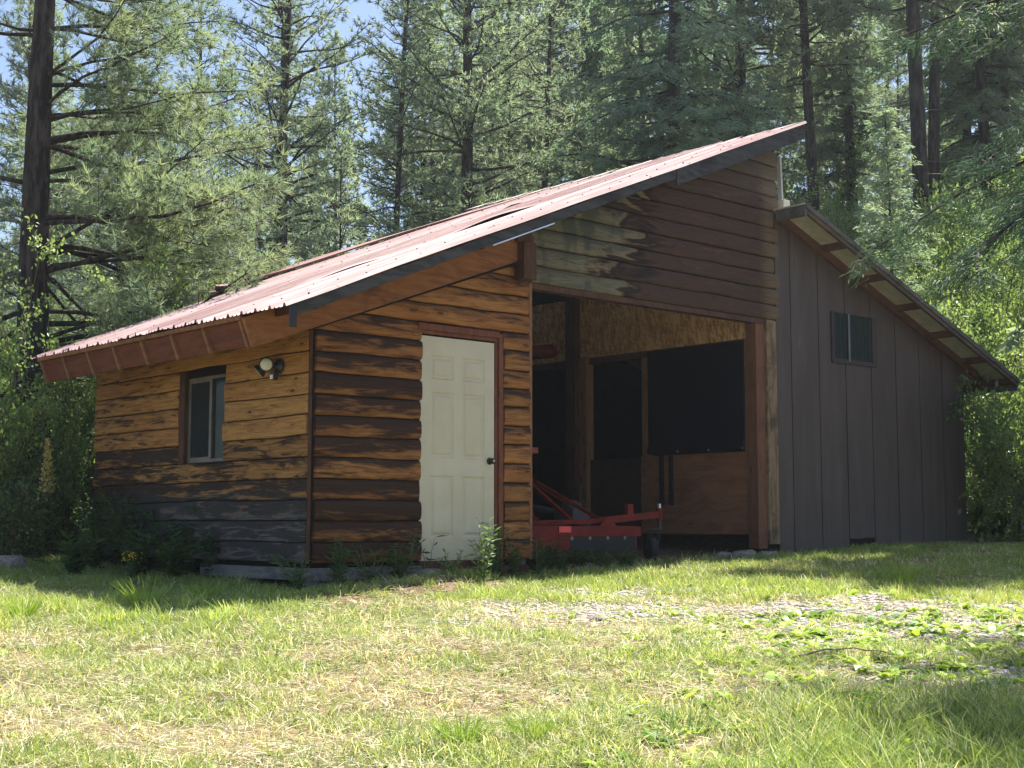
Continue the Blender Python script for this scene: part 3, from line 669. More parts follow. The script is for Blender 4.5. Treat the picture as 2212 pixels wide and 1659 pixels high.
# lean-to roof with open overhang
m_white = plain('off_white_roof_underside', (.50, .48, .41), .5, .4)
m_lfas = wood('mossy_fascia', (.15, .10, .07), (.075, .065, .05), 'x', stain=.4)
mb = MB(); mb.prism([(5.2, zl(5.2) - .012), (9.95, zl(9.95) - .012), (9.95, zl(9.95)), (5.2, zl(5.2))], 'y', -.466, 5.3); lr = mb.build('lean_to_roof', m_white, shed)
def lbeam(name, y0, y1, x0, x1, dz0, dz1, mat, bev=.003):
    mb = MB(); mb.prism([(x0, zl(x0) - dz1), (x1, zl(x1) - dz1), (x1, zl(x1) - dz0), (x0, zl(x0) - dz0)], 'y', y0, y1); return mb.build(name, mat, lr, bevel=bev)
lbeam('outer_fascia', -.465, -.427, 5.25, 9.95, .014, .095, m_lfas)
m_lraft = wood('red_brown_rafter', (.15, .07, .045), (.10, .05, .034), 'x', stain=.5)
lbeam('wall_rafter', -.075, -.032, 5.28, 9.6, .014, .115, m_lraft)
lbeam('edge_trim', -.485, -.467, 5.22, 9.95, -.006, .045, m_greyx)
for x in (5.27, 6.05, 6.85, 7.62, 8.40, 9.18, 9.86):
    mb = MB(); mb.prism([(x, zl(x) - .085), (x + .04, zl(x + .04) - .085), (x + .04, zl(x + .04) - .014), (x, zl(x) - .014)], 'y', -.4265, -.0755); mb.build('lookout', m_lraft, lr)
mb = MB(); mb.box(5.205, 5.245, -.465, -.055, zl(5.22) - .14, zl(5.22) - .014); mb.build('top_fascia', m_greyx, lr, bevel=.003)
mb = MB(); mb.prism([(9.28, zl(9.28) - .16), (9.9, zl(9.9) - .145), (9.9, zl(9.9) - .014), (9.28, zl(9.28) - .014)], 'y', -.03, .02); mb.build('eave_return', m_lraft, lr)
mb = MB(); mb.box(9.951, 9.975, -.44, 5.2, zl(9.95) - .15, zl(9.95) + .003); mb.build('eave_board', m_greyx, lr)
# pale flashing and block beside the gable corner
mb = MB(); mb.beam((5.345, -.03, 4.05), (5.315, -.03, 4.62), .05, .03); mb.build('pale_flashing', plain('pale_flashing', (.42, .42, .42), .4, .4), shed)
mb = MB(); mb.box(5.30, 5.42, -.10, .08, zl(5.3) + .02, zl(5.3) + .16); mb.build('flashing_box', plain('cream_metal', (.5, .47, .40), .5, .4), shed, bevel=.006)

# ------------------------------------------------------------------ tarpaulin, light, mower, tractor
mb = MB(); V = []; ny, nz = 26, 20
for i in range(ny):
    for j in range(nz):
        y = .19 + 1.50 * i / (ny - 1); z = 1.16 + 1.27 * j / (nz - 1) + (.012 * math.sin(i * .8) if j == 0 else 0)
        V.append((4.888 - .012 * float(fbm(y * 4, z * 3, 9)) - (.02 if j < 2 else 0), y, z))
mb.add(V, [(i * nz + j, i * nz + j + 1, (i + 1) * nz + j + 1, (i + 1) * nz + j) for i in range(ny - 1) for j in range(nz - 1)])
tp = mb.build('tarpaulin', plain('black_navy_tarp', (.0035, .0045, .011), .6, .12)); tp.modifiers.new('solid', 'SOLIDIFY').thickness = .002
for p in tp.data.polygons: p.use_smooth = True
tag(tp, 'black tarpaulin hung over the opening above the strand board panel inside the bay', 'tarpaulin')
for y in (.72, .2 + .02, 1.2):
    mb = MB(); mb.lathe((4.862, y, 1.19), (-1, 0, 0), [(0, .012), (.004, .012), (.005, .006)], 12); mb.build('grommet', m_flash, tp)
# floodlight
fl = thing('floodlight', 'twin headed floodlight with a motion sensor on the side wall beside the window', 'wall light', (-1.185, .46, 1.70))
m_chr = plain('lamp_reflector', (.75, .74, .66), .18, .6, .9); m_bz = plain('bronze_lamp_body', (.035, .03, .032), .4, .5, .2)
m_lens = plain('lamp_lens', (.62, .60, .48), .12, .8)
mb = MB(); mb.lathe((0.0, .0, 0), (-1, 0, 0), [(0, .066), (.012, .066), (.022, .05), (.03, .02), (.04, .012)], 22); mb.build('mount_plate', m_bz, fl, smooth=True)
def head(c, d):
    h = MB(); h.lathe(c, d, [(-.09, .012), (-.075, .03), (-.03, .042), (.0, .062), (.018, .064), (.02, .058)], 24); o = h.build('lamp_head', m_bz, fl, smooth=True)
    h = MB(); h.lathe(Vector(c) + Vector(d).normalized() * .014, d, [(0, .057), (.008, .05), (.012, .03), (.014, .0)], 24); h.build('lamp_lens', m_lens, o, smooth=True)
head((-.11, .03, .01), (-.62, -.72, -.10)); head((-.09, .17, -.03), (-.55, .45, -.62))
mb = MB(); mb.tube([(-.03, 0, 0), (-.05, .06, -.01), (-.07, .12, -.02)], .011, 8); mb.tube([(-.03, 0, 0), (-.06, .02, .0)], .011, 8); mb.build('swivel_arm', m_bz, fl)
mb = MB(); mb.box(-.075, -.025, -.03, .03, -.125, -.05); mb.build('motion_sensor', m_bz, fl, bevel=.006)
mb = MB(); mb.box(-.08, -.0755, -.02, .02, -.118, -.08); mb.build('sensor_eye', plain('white_sensor_lens', (.75, .75, .72), .4, .4), fl)
# mower
t = NT('worn_red_paint'); n = t.noise(t.oc(), 9, 5); c = t.mix(t.mr(n, .35, .7), (.19, .015, .008), (.11, .011, .007)); c = t.mix(t.ma('MULTIPLY', t.mr(n, .62, .72), .6), c, (.10, .03, .02)); m_red = t.fin(c, .6, .2)
m_rub = plain('black_rubber', (.018, .018, .018), .7, .3); m_dk = plain('dark_green_grey_steel', (.03, .04, .04), .5, .4)
mow = thing('rotary_mower', 'red rotary mower with a caster wheel parked at the mouth of the open bay', 'mower', (2.7, .35, float(tz(2.7, .35))))
OF = (2.7, .35, float(tz(2.7, .35)))
gz0 = OF[2]
mb = MB(); mb.box(1.58, 2.18, .30, .34, gz0 + .15, .315); mb.box(2.18, 3.25, .31, .34, .20, .305)
mb.box(1.58, 1.62, .34, 1.5, gz0 + .15, .31); mb.box(3.18, 3.22, .34, 1.5, gz0 + .16, .30); mb.box(1.62, 3.18, .34, 1.5, .285, .31)
mb.prism([(2.62, .306), (2.86, .306), (2.76, .40), (2.72, .40)], 'y', .296, .3095)
mb.build('deck', m_red, mow, bevel=.004, off=OF)
mb = MB(); mb.box(2.19, 3.16, .312, .325, gz0 + .16, .199); mb.build('rear_flap', m_rub, mow, off=OF)
m_zinc = plain('zinc_washers', (.25, .24, .17), .6, .3, .3)
for x in (2.22, 2.48, 2.74, 3.0):
    mb = MB(); mb.lathe((x, .311, .185), (0, -1, 0), [(0, .019), (.004, .019), (.005, .008), (.01, .008), (.011, 0)], 14); mb.build('bolt', m_zinc, mow, off=OF)
mb = MB(); mb.box(2.02, 2.19, .288, .2995, .245, .305); o = mb.build('reflector', plain('bright_red_reflector', (.75, .02, .03), .25, .6), mow, off=OF); o['label'] = 'bright red reflector strip'
mb = MB(); mb.beam((1.7, .62, .335), (2.75, .42, .36), .07, .05); mb.beam((2.70, .42, .36), (3.50, .30, .43), .055, .07); mb.beam((2.9, .45, .36), (3.1, .35, .38), .05, .05)
mb.beam((3.12, .36, .42), (3.12, .36, .54), .085, .05, up=(0, 1, 0)); mb.lathe((3.53, .30, .36), (0, 0, 1), [(0, .032), (.13, .032), (.14, .02)], 14)
mb.build('caster_arm', m_red, mow, bevel=.003, off=OF)
mb = MB(); mb.lathe((3.53, .30, .495), (0, 0, 1), [(0, .02), (.05, .02), (.055, .012)], 12); mb.build('caster_pin', m_flash, mow, off=OF)
wc = Vector((3.50, .40, gz0 + .155))
mb = MB(); mb.beam((3.53, .30, .36), (3.53, .30, .27), .03, .03, up=(0, 1, 0)); mb.beam((3.44, .30, .275), (3.60, .42, .275), .10, .015)
for e in (-1, 1): mb.beam(wc + Vector((e * .07, -.06, .17)), wc + Vector((e * .07, 0, 0)), .012, .05, up=(0, 1, 0))
mb.build('caster_fork', m_dk, mow, off=OF)
def tyre(c, R0, wd, name, parent, off, axis=(1, 0, 0), mat=m_rub, lug=0):
    a = Vector(axis).normalized(); c = Vector(c); mb = MB()
    mb.lathe(c - a * wd / 2, a, [(0, R0 * .55), (0, R0 * .8), (wd * .12, R0 * .95), (wd * .3, R0), (wd * .7, R0), (wd * .88, R0 * .95), (wd, R0 * .8), (wd, R0 * .55)], 36)
    o = mb.build(name, mat, parent, smooth=False, off=off)
    mb = MB(); mb.lathe(c - a * wd * .42, a, [(0, R0 * .54), (wd * .1, R0 * .5), (wd * .12, .06), (wd * .7, .06), (wd * .74, R0 * .5), (wd * .84, R0 * .54)], 24); mb.build('rim', m_dk, o, off=None if off is None else off)
    return o
tyre(wc, .155, .095, 'caster_wheel', mow, OF, (.85, -.5, 0))
mb = MB()
mb.beam((2.47, .50, .32), (2.60, 1.4, .80), .05, .035); mb.beam((2.95, .55, .34), (2.72, 1.4, .80), .045, .035); mb.beam((3.30, .95, .33), (2.72, 1.42, .78), .03, .03)
mb.beam((2.66, 1.42, .32), (2.66, 1.42, .84), .06, .05, up=(0, 1, 0)); mb.beam((2.3, 1.3, .32), (2.63, 1.42, .80), .03, .03)
mb.build('hitch_frame', m_red, mow, bevel=.003, off=OF)
mb = MB(); mb.box(2.86, 3.12, .95, 1.25, .315, .50); mb.lathe((2.99, 1.1, .50), (0, 0, 1), [(0, .12), (.05, .11), (.09, .04)], 16); mb.tube([(2.99, 1.25, .44), (2.85, 1.45, .50), (2.7, 1.75, .55)], .035, 10)
mb.build('gearbox', plain('grey_cast_gearbox', (.07, .065, .055), .6, .4), mow, bevel=.01, off=OF)
mb = MB(); mb.lathe((2.2, .9, .311), (0, 0, 1), [(0, .09), (.08, .09), (.1, .03), (.16, .02)], 16); mb.build('spindle_hub', m_red, mow, off=OF)
# tractor deep in the bay, mostly behind the log wall
TO = (2.62, 3.0, float(tz(2.62, 3.)))
tr = thing('compact_tractor', 'dark red compact tractor deep in the bay, mostly hidden behind the log wall', 'tractor', TO)
gt = TO[2]
m_dred = plain('dull_dark_red_paint', (.10, .012, .012), .5, .4)
mb = MB(); mb.prism([(1.55, 2.27), (1.62, 2.35), (3.0, 2.40), (3.15, 2.36), (3.15, 2.30), (1.6, 2.25)], 'x', 2.05, 3.19); o = mb.build('canopy', m_dred, tr, bevel=.03, off=TO)
mb = MB(); mb.beam((2.12, 2.1, gt + .5), (2.12, 2.1, 2.26), .06, .05, up=(0, 1, 0)); mb.beam((3.08, 2.1, gt + .5), (3.08, 2.1, 2.26), .06, .05, up=(0, 1, 0)); mb.beam((2.10, 2.1, 2.24), (3.1, 2.1, 2.24), .05, .05); mb.build('roll_bar', m_blk, tr, off=TO)
tyre((2.12, 2.45, gt + .42), .42, .26, 'rear_wheel', tr, TO); tyre((3.06, 2.45, gt + .42), .42, .26, 'rear_wheel', tr, TO)
tyre((2.2, 4.2, gt + .28), .28, .2, 'front_wheel', tr, TO); tyre((3.0, 4.2, gt + .28), .28, .2, 'front_wheel', tr, TO)
mb = MB(); mb.box(2.4, 2.8, 2.2, 3.3, gt + .35, gt + .75); mb.box(2.38, 2.82, 3.3, 4.5, gt + .45, gt + 1.05); mb.box(2.0, 2.3, 2.0, 2.95, gt + .85, gt + .9); mb.box(2.9, 3.2, 2.0, 2.95, gt + .85, gt + .9)
mb.build('body', m_dred, tr, bevel=.03, off=TO)
mb = MB(); mb.box(2.45, 2.75, 2.3, 2.7, gt + .78, gt + .88); mb.box(2.45, 2.75, 2.25, 2.33, gt + .88, gt + 1.25); mb.build('seat', m_rub, tr, bevel=.03, off=TO)
mb = MB(); mb.box(3.0, 3.13, 1.78, 1.86, 1.13, 1.20); mb.beam((3.08, 1.86, 1.16), (3.08, 2.1, 1.1), .03, .03); mb.build('tail_lamp', plain('red_tail_lamp', (.40, .04, .02), .3, .5), tr, bevel=.008, off=TO)

# ------------------------------------------------------------------ vegetation generators
def nrm(v): return v / np.maximum(np.linalg.norm(v, axis=-1, keepdims=True), 1e-9)
def strips(base, d, ln, wd, r, bend=None, segs=1, tip=.3, side=None):
    """tapering blades: base (n,3) direction d (n,3); bend (n,3) added quadratically"""
    n = len(base)
    if side is None: side = nrm(np.cross(d, nrm(r.normal(size=(n, 3)))))
    ln = np.broadcast_to(np.asarray(ln, float), (n,)); wd = np.broadcast_to(np.asarray(wd, float), (n,))
    V = np.empty((n, (segs + 1) * 2, 3))
    for i in range(segs + 1):
        t_ = i / segs
        p = base + d * (ln * t_)[:, None] + (0 if bend is None else bend * (t_ * t_))
        w2 = wd * .5 * (1 - (1 - tip) * t_ ** 1.5)
        V[:, 2 * i] = p - side * w2[:, None]; V[:, 2 * i + 1] = p + side * w2[:, None]
    k = (segs + 1) * 2; b = (np.arange(n) * k)[:, None]
    F = np.concatenate([b + np.array([2 * i, 2 * i + 1, 2 * i + 3, 2 * i + 2]) for i in range(segs)])
    return V.reshape(-1, 3), F
def leaves(base, d, ln, wd, r, fold=.15):
    n = len(base); ln = np.broadcast_to(np.asarray(ln, float), (n,)); wd = np.broadcast_to(np.asarray(wd, float), (n,))
    up = nrm(r.normal(size=(n, 3)) + np.array([0, 0, 1.2])); side = nrm(np.cross(d, up)); nn = np.cross(side, d)
    V = np.empty((n, 4, 3)); V[:, 0] = base
    V[:, 1] = base + d * (ln * .45)[:, None] + side * (wd * .5)[:, None] + nn * (ln * fold)[:, None]
    V[:, 2] = base + d * ln[:, None]
    V[:, 3] = base + d * (ln * .45)[:, None] - side * (wd * .5)[:, None] + nn * (ln * fold)[:, None]
    b = (np.arange(n) * 4)[:, None]
    F = np.concatenate([b + np.array([0, 1, 2]), b + np.array([0, 2, 3])])
    return V.reshape(-1, 3), F
def join(parts):
    V = []; F = {}; o = 0
    for v, f, m in parts:
        V.append(v); F.setdefault((f.shape[1]), []).append((f + o, m)); o += len(v)
    Fs = []; mi = []
    for k in F:
        for f, m in F[k]: Fs.append(f); mi.append(np.full(len(f), m))
    return np.concatenate(V), Fs, np.concatenate(mi)
m_bark = NT('pine_bark'); _v = m_bark.oc(); _x, _y, _z = m_bark.sep(_v)
_n = m_bark.noise(m_bark.xyz(m_bark.ma('MULTIPLY', _x, 14), m_bark.ma('MULTIPLY', _y, 14), m_bark.ma('MULTIPLY', _z, 3)), 1., 5, .65)
_c = m_bark.mix(m_bark.mr(_n, .4, .65), (.024, .019, .018), (.082, .066, .056)); m_bark.bump(_n, .9, .03); m_bark = m_bark.fin(_c, .9, .15)
m_barkr = NT('dry_twig_bark'); m_barkr = m_barkr.fin((.13, .105, .08), .9, .15)
m_needle = leaf_mat('pine_needles', (.13, .19, .155), (.28, .325, .26), .5, .5, .35, 1.9, .5, 1.1)
m_needle_near = leaf_mat('long_pine_needles', (.125, .18, .135), (.27, .31, .21), .46, .46, .4, 1.8, .3, 1.6)
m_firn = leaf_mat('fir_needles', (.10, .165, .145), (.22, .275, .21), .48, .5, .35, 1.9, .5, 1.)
m_firnear = leaf_mat('dark_fir_needles', (.042, .085, .062), (.07, .12, .08), .32, .6, .2, 1.2, .3, 1.)  # darker green needle colour for the near fir
m_leaf = leaf_mat('bright_shrub_leaves', (.11, .19, .06), (.26, .33, .13), .45, .40, .45, 1.7, .4, 2.5)
m_leafd = leaf_mat('deep_shrub_leaves', (.07, .135, .055), (.16, .22, .10), .45, .40, .45, 1.6, .4, 2.)
m_weedleaf = leaf_mat('weed_leaves', (.04, .085, .025), (.07, .13, .04), .4, .5, .4, 1.5, .4, 3.)

def conifer(seed, H, h0, R, kind='pine', r0=.15, whorl=.42, nb=4, tuft=(12, .17, .016), lean_=0., dens=1., dead=True, mat=None, prof=None, az=None, elev=(0.0, .75), sides=9, droop=0., inner=0.):
    r = np.random.default_rng(seed); mb = MB()
    ph = r.uniform(0, 6, 4)
    def axis(h): return np.array([.10 * math.sin(h * .35 + ph[0]) + lean_ * h, .10 * math.sin(h * .3 + ph[1]), h])
    hs = np.arange(-.4, H, .6); mb.tube([axis(h) for h in hs], [max(.012, r0 * (1 - max(h, 0) / H) ** .85 * (1.25 if h < .2 else 1)) for h in hs], sides)
    TB = []; TD = []; TL = []  # tuft base, direction
    twb = []; twd = []; twl = []; tww = []
    h = h0
    while h < H - .25:
        t_ = (h - h0) / (H - h0)
        L0 = R * (prof(t_) if prof else ((1 - t_) ** .75 * (.55 + .45 * min(1, t_ * 4 + .2))))
        for q in range(nb):
            a = r.uniform(0, 2 * math.pi) if az is None else az(r)
            Lb = L0 * r.uniform(.6, 1.15); el = elev[0] + (elev[1] - elev[0]) * t_ + r.uniform(-.32, .34)
            p0 = axis(h + r.uniform(-.12, .12)); d = np.array([math.cos(a) * math.cos(el), math.sin(a) * math.cos(el), math.sin(el)])
            crv = np.array([0, 0, (-.22 if kind == 'fir' else r.uniform(-.12, .22))]) * Lb - np.array([0, 0, droop * Lb])
            sw = np.cross(d, [0, 0, 1.]) * r.uniform(-.3, .3) * Lb
            P = lambda s: p0 + d * s * Lb + (crv + sw) * s * s + np.array([0, 0, .03 * math.sin(s * 9 + a)])
            ss = np.linspace(0, 1, 6); br = r0 * (.22 if r0 < .2 else .15) * (Lb / R) ** .7 * (1 - t_ * .4) + .006
            mb.tube([P(s) for s in ss], [br * (1 - s * .8) for s in ss], 5, caps=False)
            # side twigs
            ns = max(3, int(Lb / .20 * dens))
            for s in np.linspace(.22 if kind == 'pine' else .12, 1., ns) + r.uniform(-.03, .03, ns):
                tg = nrm(d + 2 * (crv + sw) * s / max(Lb, .1)); sd = nrm(np.cross(tg, [0, 0, 1.]))
                sgn = r.choice([-1, 1]); tl = (.38 * Lb * (1.15 - s) + .12) * r.uniform(.6, 1.2)
                td = nrm(tg * r.uniform(.5, 1.) + sd * sgn * r.uniform(.4, 1.) + np.array([0, 0, r.uniform(-.4, .6) if kind == 'pine' else r.uniform(-.55, -.05)]))
                b = P(min(s, 1)); twb.append(b); twd.append(td); twl.append(tl); tww.append(.012 if kind == 'pine' else .008)
                step = .10 if kind == 'pine' else .085
                m = max(1, int(tl / step)) if kind == 'pine' else max(2, int(tl / step))
                for e in range(m):
                    f_ = (e + 1) / m
                    if kind == 'pine' and (f_ < .3 and m > 2 or s < inner): continue
                    TB.append(b + td * tl * f_ + r.normal(size=3) * (.055 if kind == 'pine' else .02)); TD.append(nrm(td + np.array([0, 0, .25 if kind == 'pine' else -.1]))); TL.append(1.)
            TB.append(P(1.)); TD.append(nrm(d + crv / max(Lb, .1))); TL.append(1.)
        h += whorl * r.uniform(.75, 1.25)
    if dead:
        for _ in range(int(h0 * 5)):
            hh = r.uniform(.6, h0 + 1.5); a = r.uniform(0, 2 * math.pi); twb.append(axis(hh)); twd.append(np.array([math.cos(a), math.sin(a), r.uniform(-.4, .2)])); twl.append(r.uniform(.4, R * .6)); tww.append(.022)
    TB = np.array(TB); TD = np.array(TD); k, ln, wd = tuft
    parts = []
    if kind == 'pine':
        B = np.repeat(TB, k, 0); Dd = np.repeat(TD, k, 0)
        dd = nrm(Dd * .75 + r.normal(size=B.shape) * .55)
        l_ = ln * r.uniform(.65, 1.15, len(B)); v, f = strips(B - dd * .01, dd, l_, wd, r, tip=.25)
    else:
        B = np.repeat(TB, k, 0); Dd = np.repeat(TD, k, 0)
        lat = nrm(np.cross(Dd, np.array([0, 0, 1.])) + 1e-6); sg = r.choice([-1., 1.], (len(B), 1))
        dd = nrm(Dd * .7 + lat * sg * .8 + r.normal(size=B.shape) * .25 + np.array([0, 0, -.12]))
        l_ = ln * r.uniform(.6, 1.2, len(B)); v, f = strips(B + r.normal(size=B.shape) * .03, dd, l_, wd, r, tip=.4)
    parts.append((v, f, 0))
    v, f = strips(np.array(twb), np.array(twd), np.array(twl), np.array(tww), r, tip=.4); parts.append((v, f, 1))
    V, Fs, mi = join(parts)
    crown = mesh_np('crown', V, Fs, [mat or (m_needle if kind == 'pine' else m_firn), m_barkr], mi=mi)
    me = bpy.data.meshes.new('trunk'); me.from_pydata(mb.v, [], mb.f); me.materials.append(m_bark); me.polygons.foreach_set('use_smooth', [True] * len(me.polygons)); me.update()
    return me, crown
NT_COUNT = 0
def plant_tree(name, var, px, d, sc_, rz, label, cat, group=None, dz=0., sz=None):
    x, y, z = at(px, d)
    o = thing(name, label, cat, (x, y, z + dz), rz, group); o.scale = (sc_, sc_, sz or sc_)
    obj('trunk', var[0], o); obj('crown', var[1], o)
    return o
P_A = conifer(1, 15, 2.6, 2.4, tuft=(10, .135, .020), r0=.14, whorl=.30, dens=1.15)
P_B = conifer(2, 12, 1.6, 2.0, tuft=(10, .13, .020), r0=.10, whorl=.28, dens=1.15)
P_C = conifer(3, 13, 1.8, 1.35, tuft=(10, .12, .020), r0=.075, whorl=.27, dens=1.2)
P_D = conifer(4, 6, .9, 1.4, tuft=(10, .12, .018), r0=.05, whorl=.24, dens=1.2)
P_E = conifer(5, 17, 5.5, 2.4, tuft=(9, .24, .042), r0=.15, whorl=.34)
P_G = conifer(8, 16, 2.0, 2.5, tuft=(9, .24, .042), r0=.14, whorl=.30)
F_A = conifer(6, 15, 2.0, 2.1, kind='fir', tuft=(12, .10, .026), r0=.15, whorl=.28, nb=5, dens=1., elev=(-.15, .5))
F_B = conifer(7, 7, .5, 1.4, kind='fir', tuft=(12, .085, .022), r0=.06, whorl=.24, nb=5, elev=(-.1, .5))
RC = np.random.default_rng(99)
# the individually recognisable trees
named = [
 ('pine_tree', P_A, 615, 25, 1.0, .4, 'full green pine rising behind the low left part of the roof, thick dark trunk', 'tree'),
 ('pine_tree', P_A, 420, 33, 1.0, 2.4, 'hazy pine between the big left trunk and the full green pine', 'tree'),
 ('pine_tree', P_D, 722, 21, 1.0, 1.4, 'small young pine just above the roof, right of the full green pine', 'tree'),
 ('pine_tree', P_C, 866, 26, 1.12, 2.0, 'slender pine with a thin straight trunk beside the blue gap of sky', 'tree'),
 ('pine_tree', P_C, 930, 31, 1.15, 4.0, 'thin pine close behind the slender pine beside the sky gap', 'tree'),
 ('pine_tree', P_A, 992, 25.5, 1.08, 3.3, 'tall pine with ascending limbs left of the centre of the roof slope', 'tree'),
 ('pine_tree', P_B, 1095, 29, .95, .5, 'low bushy pine between the tall ascending pine and the twin trunks', 'tree'),
 ('pine_tree', P_B, 1178, 27, .95, 1.9, 'bushy light green pine above the middle of the roof', 'tree'),
 ('pine_tree', P_G, 1270, 32, .95, 1.1, 'dark trunked pine above the middle of the roof, right of the bushy light one', 'tree'),
 ('fir_tree', F_A, 1455, 23.5, 1.1, .9, 'thick trunked blue green fir standing behind the upper roof', 'tree'),
 ('pine_tree', P_A, 1622, 28, 1.15, 5.1, 'tall bare trunked pine above the peak of the roof', 'tree'),
 ('pine_tree', P_E, 1765, 27, .9, 2.2, 'pine with twin looking dark trunks just right of the roof peak', 'tree'),
 ('fir_tree', F_B, 1925, 21.5, .92, 2.6, 'young dark fir among bright shrubs above the lean-to roof', 'tree'),
 ('pine_tree', P_E, 2000, 26, 1.2, .2, 'thick dark trunked conifer on the slope above the lean-to', 'tree'),
 ('pine_tree', P_E, 2045, 28.5, 1.0, 4.2, 'pale brown trunked conifer just right of the thick dark one above the lean-to', 'tree'),
 ('fir_tree', F_A, 2150, 29, 1.0, 3.9, 'fir on the slope near the right edge, behind the hanging near boughs', 'tree'),
 ('fir_tree', F_A, 1560, 30, 1.0, 2.9, 'fir between the thick trunked fir and the pine above the roof peak', 'tree'),
 ('fir_tree', F_A, 1860, 31, .95, 5.3, 'fir with drooping light tipped boughs right of the roof peak', 'tree'),
 ('pine_tree', P_B, 250, 24, .95, 5.5, 'bushy pine behind the right hand boughs of the big left pine', 'tree'),
 ('pine_tree', P_D, 370, 21.5, 1.1, .7, 'small dense pine low behind the left eave of the roof', 'tree'),
 ('pine_tree', P_D, 560, 19.5, .75, 3.7, 'bright young pine poking over the low roof beside the full green pine', 'tree'),
 ('pine_tree', P_A, 40, 31, .9, 3.0, 'pine seen past the left side of the big left trunk', 'tree'),
]
for a in named:
    a = list(a)
    if a[3] > 23: a[3] = 23 + (a[3] - 23) * 1.5 + 2.5; a[4] *= 1.12
    plant_tree(*a)
# the rest of the forest, row behind row
def where(px):
    for e, n in ((100, 'at the far left edge'), (330, 'left of the low eave'), (560, 'behind the low left part of the roof'), (790, 'left of the gap of sky'), (1010, 'right of the gap of sky'), (1300, 'behind the middle of the roof slope'), (1620, 'behind the upper roof'), (1850, 'by the roof peak'), (2080, 'above the lean-to roof'), (9999, 'at the right edge')):
        if px < e: return n
ORD = ['first', 'second', 'third', 'fourth', 'fifth', 'sixth', 'seventh', 'eighth', 'ninth', 'tenth', 'eleventh', 'twelfth']
def free(px, H, d):
    if 775 < px < 832: return False
    if px < 60 and H > 6.: return RC.random() < .4
    return True
lab = [('pine in the middle rows of the forest ', 'middle rows of forest pines '), ('distant tree deep in the forest ', 'distant forest trees '), ('blue green fir in middle forest rows ', 'middle rows of forest firs ')]
cnt = 0
for d0, d1, n, vs in ((34, 46, 26, (P_E, P_G, F_A, P_B)), (46, 62, 30, (P_E, P_E, P_G)), (62, 95, 30, (P_E,))):
    pxs = np.linspace(-330, 2550, n) + RC.uniform(-40, 40, n)
    for px in pxs:
        d = RC.uniform(d0, d1); v = vs[RC.integers(len(vs))]; s = RC.uniform(.8, 1.15)
        if px < 900: s *= .85
        if not free(px, 0, d): continue
        fir = v is F_A
        li = lab[1] if d0 > 40 else (lab[2] if fir else lab[0])
        plant_tree('fir_tree' if fir else 'pine_tree', v, float(px), float(d), float(s), float(RC.uniform(0, 6.28)), li[0] + where(px), 'tree', li[1] + where(px))
# the big pine at the left and the near fir whose boughs hang into the frame from the right
def azr(r):
    a0 = -.73  # towards the right of the picture
    while True:
        a = a0 + r.normal() * .9 if r.random() < .68 else r.uniform(-3.14, 3.14)
        if abs((a + 2.3 + 3.1416) % 6.2832 - 3.1416) > .95: return a
BIG = conifer(43, 13, 2.0, 3.4, tuft=(22, .16, .0115), r0=.225, whorl=.46, nb=4, inner=.16, lean_=-.022, mat=m_needle_near, az=azr, elev=(-.05, .45), sides=14, dens=1.35,
              prof=lambda t_: (.9 + .15 * math.sin(t_ * 9)) * (1 - t_ * .5))
x, y, z = at(96, 16.5)
o = thing('pine_tree', 'big near pine with a thick dark trunk and long needled boughs, far left', 'tree', (x, y, z)); obj('trunk', BIG[0], o); obj('crown', BIG[1], o)
def azl(r): return math.pi - .73 + r.normal() * 1.0
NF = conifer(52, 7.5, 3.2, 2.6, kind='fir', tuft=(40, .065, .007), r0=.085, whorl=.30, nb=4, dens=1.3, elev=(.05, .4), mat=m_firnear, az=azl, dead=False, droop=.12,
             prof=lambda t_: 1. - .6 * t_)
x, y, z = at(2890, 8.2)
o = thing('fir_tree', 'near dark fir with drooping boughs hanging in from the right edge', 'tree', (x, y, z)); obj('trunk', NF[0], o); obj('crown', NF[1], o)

SH = conifer(61, 15, 2.2, 2.8, kind='fir', tuft=(10, .16, .06), r0=.17, whorl=.26, nb=6, dens=.8, elev=(-.1, .5), prof=lambda t_: 1.0 - .35 * t_)
shade = [((13.4, -1.9), SH, 1.0, 'tall dense fir at the right edge, shading the lean-to'), ((15.4, -2.6), SH, 1.05, 'fir behind the tall dense one at the right edge')]
for i, ((x, y), va, s, lb_) in enumerate(shade):
    o = thing('fir_tree', lb_, 'tree', (x, y, float(tz(x, y))), i * 1.7); o.scale = (s, s, s * 1.3); obj('trunk', va[0], o); obj('crown', va[1], o)

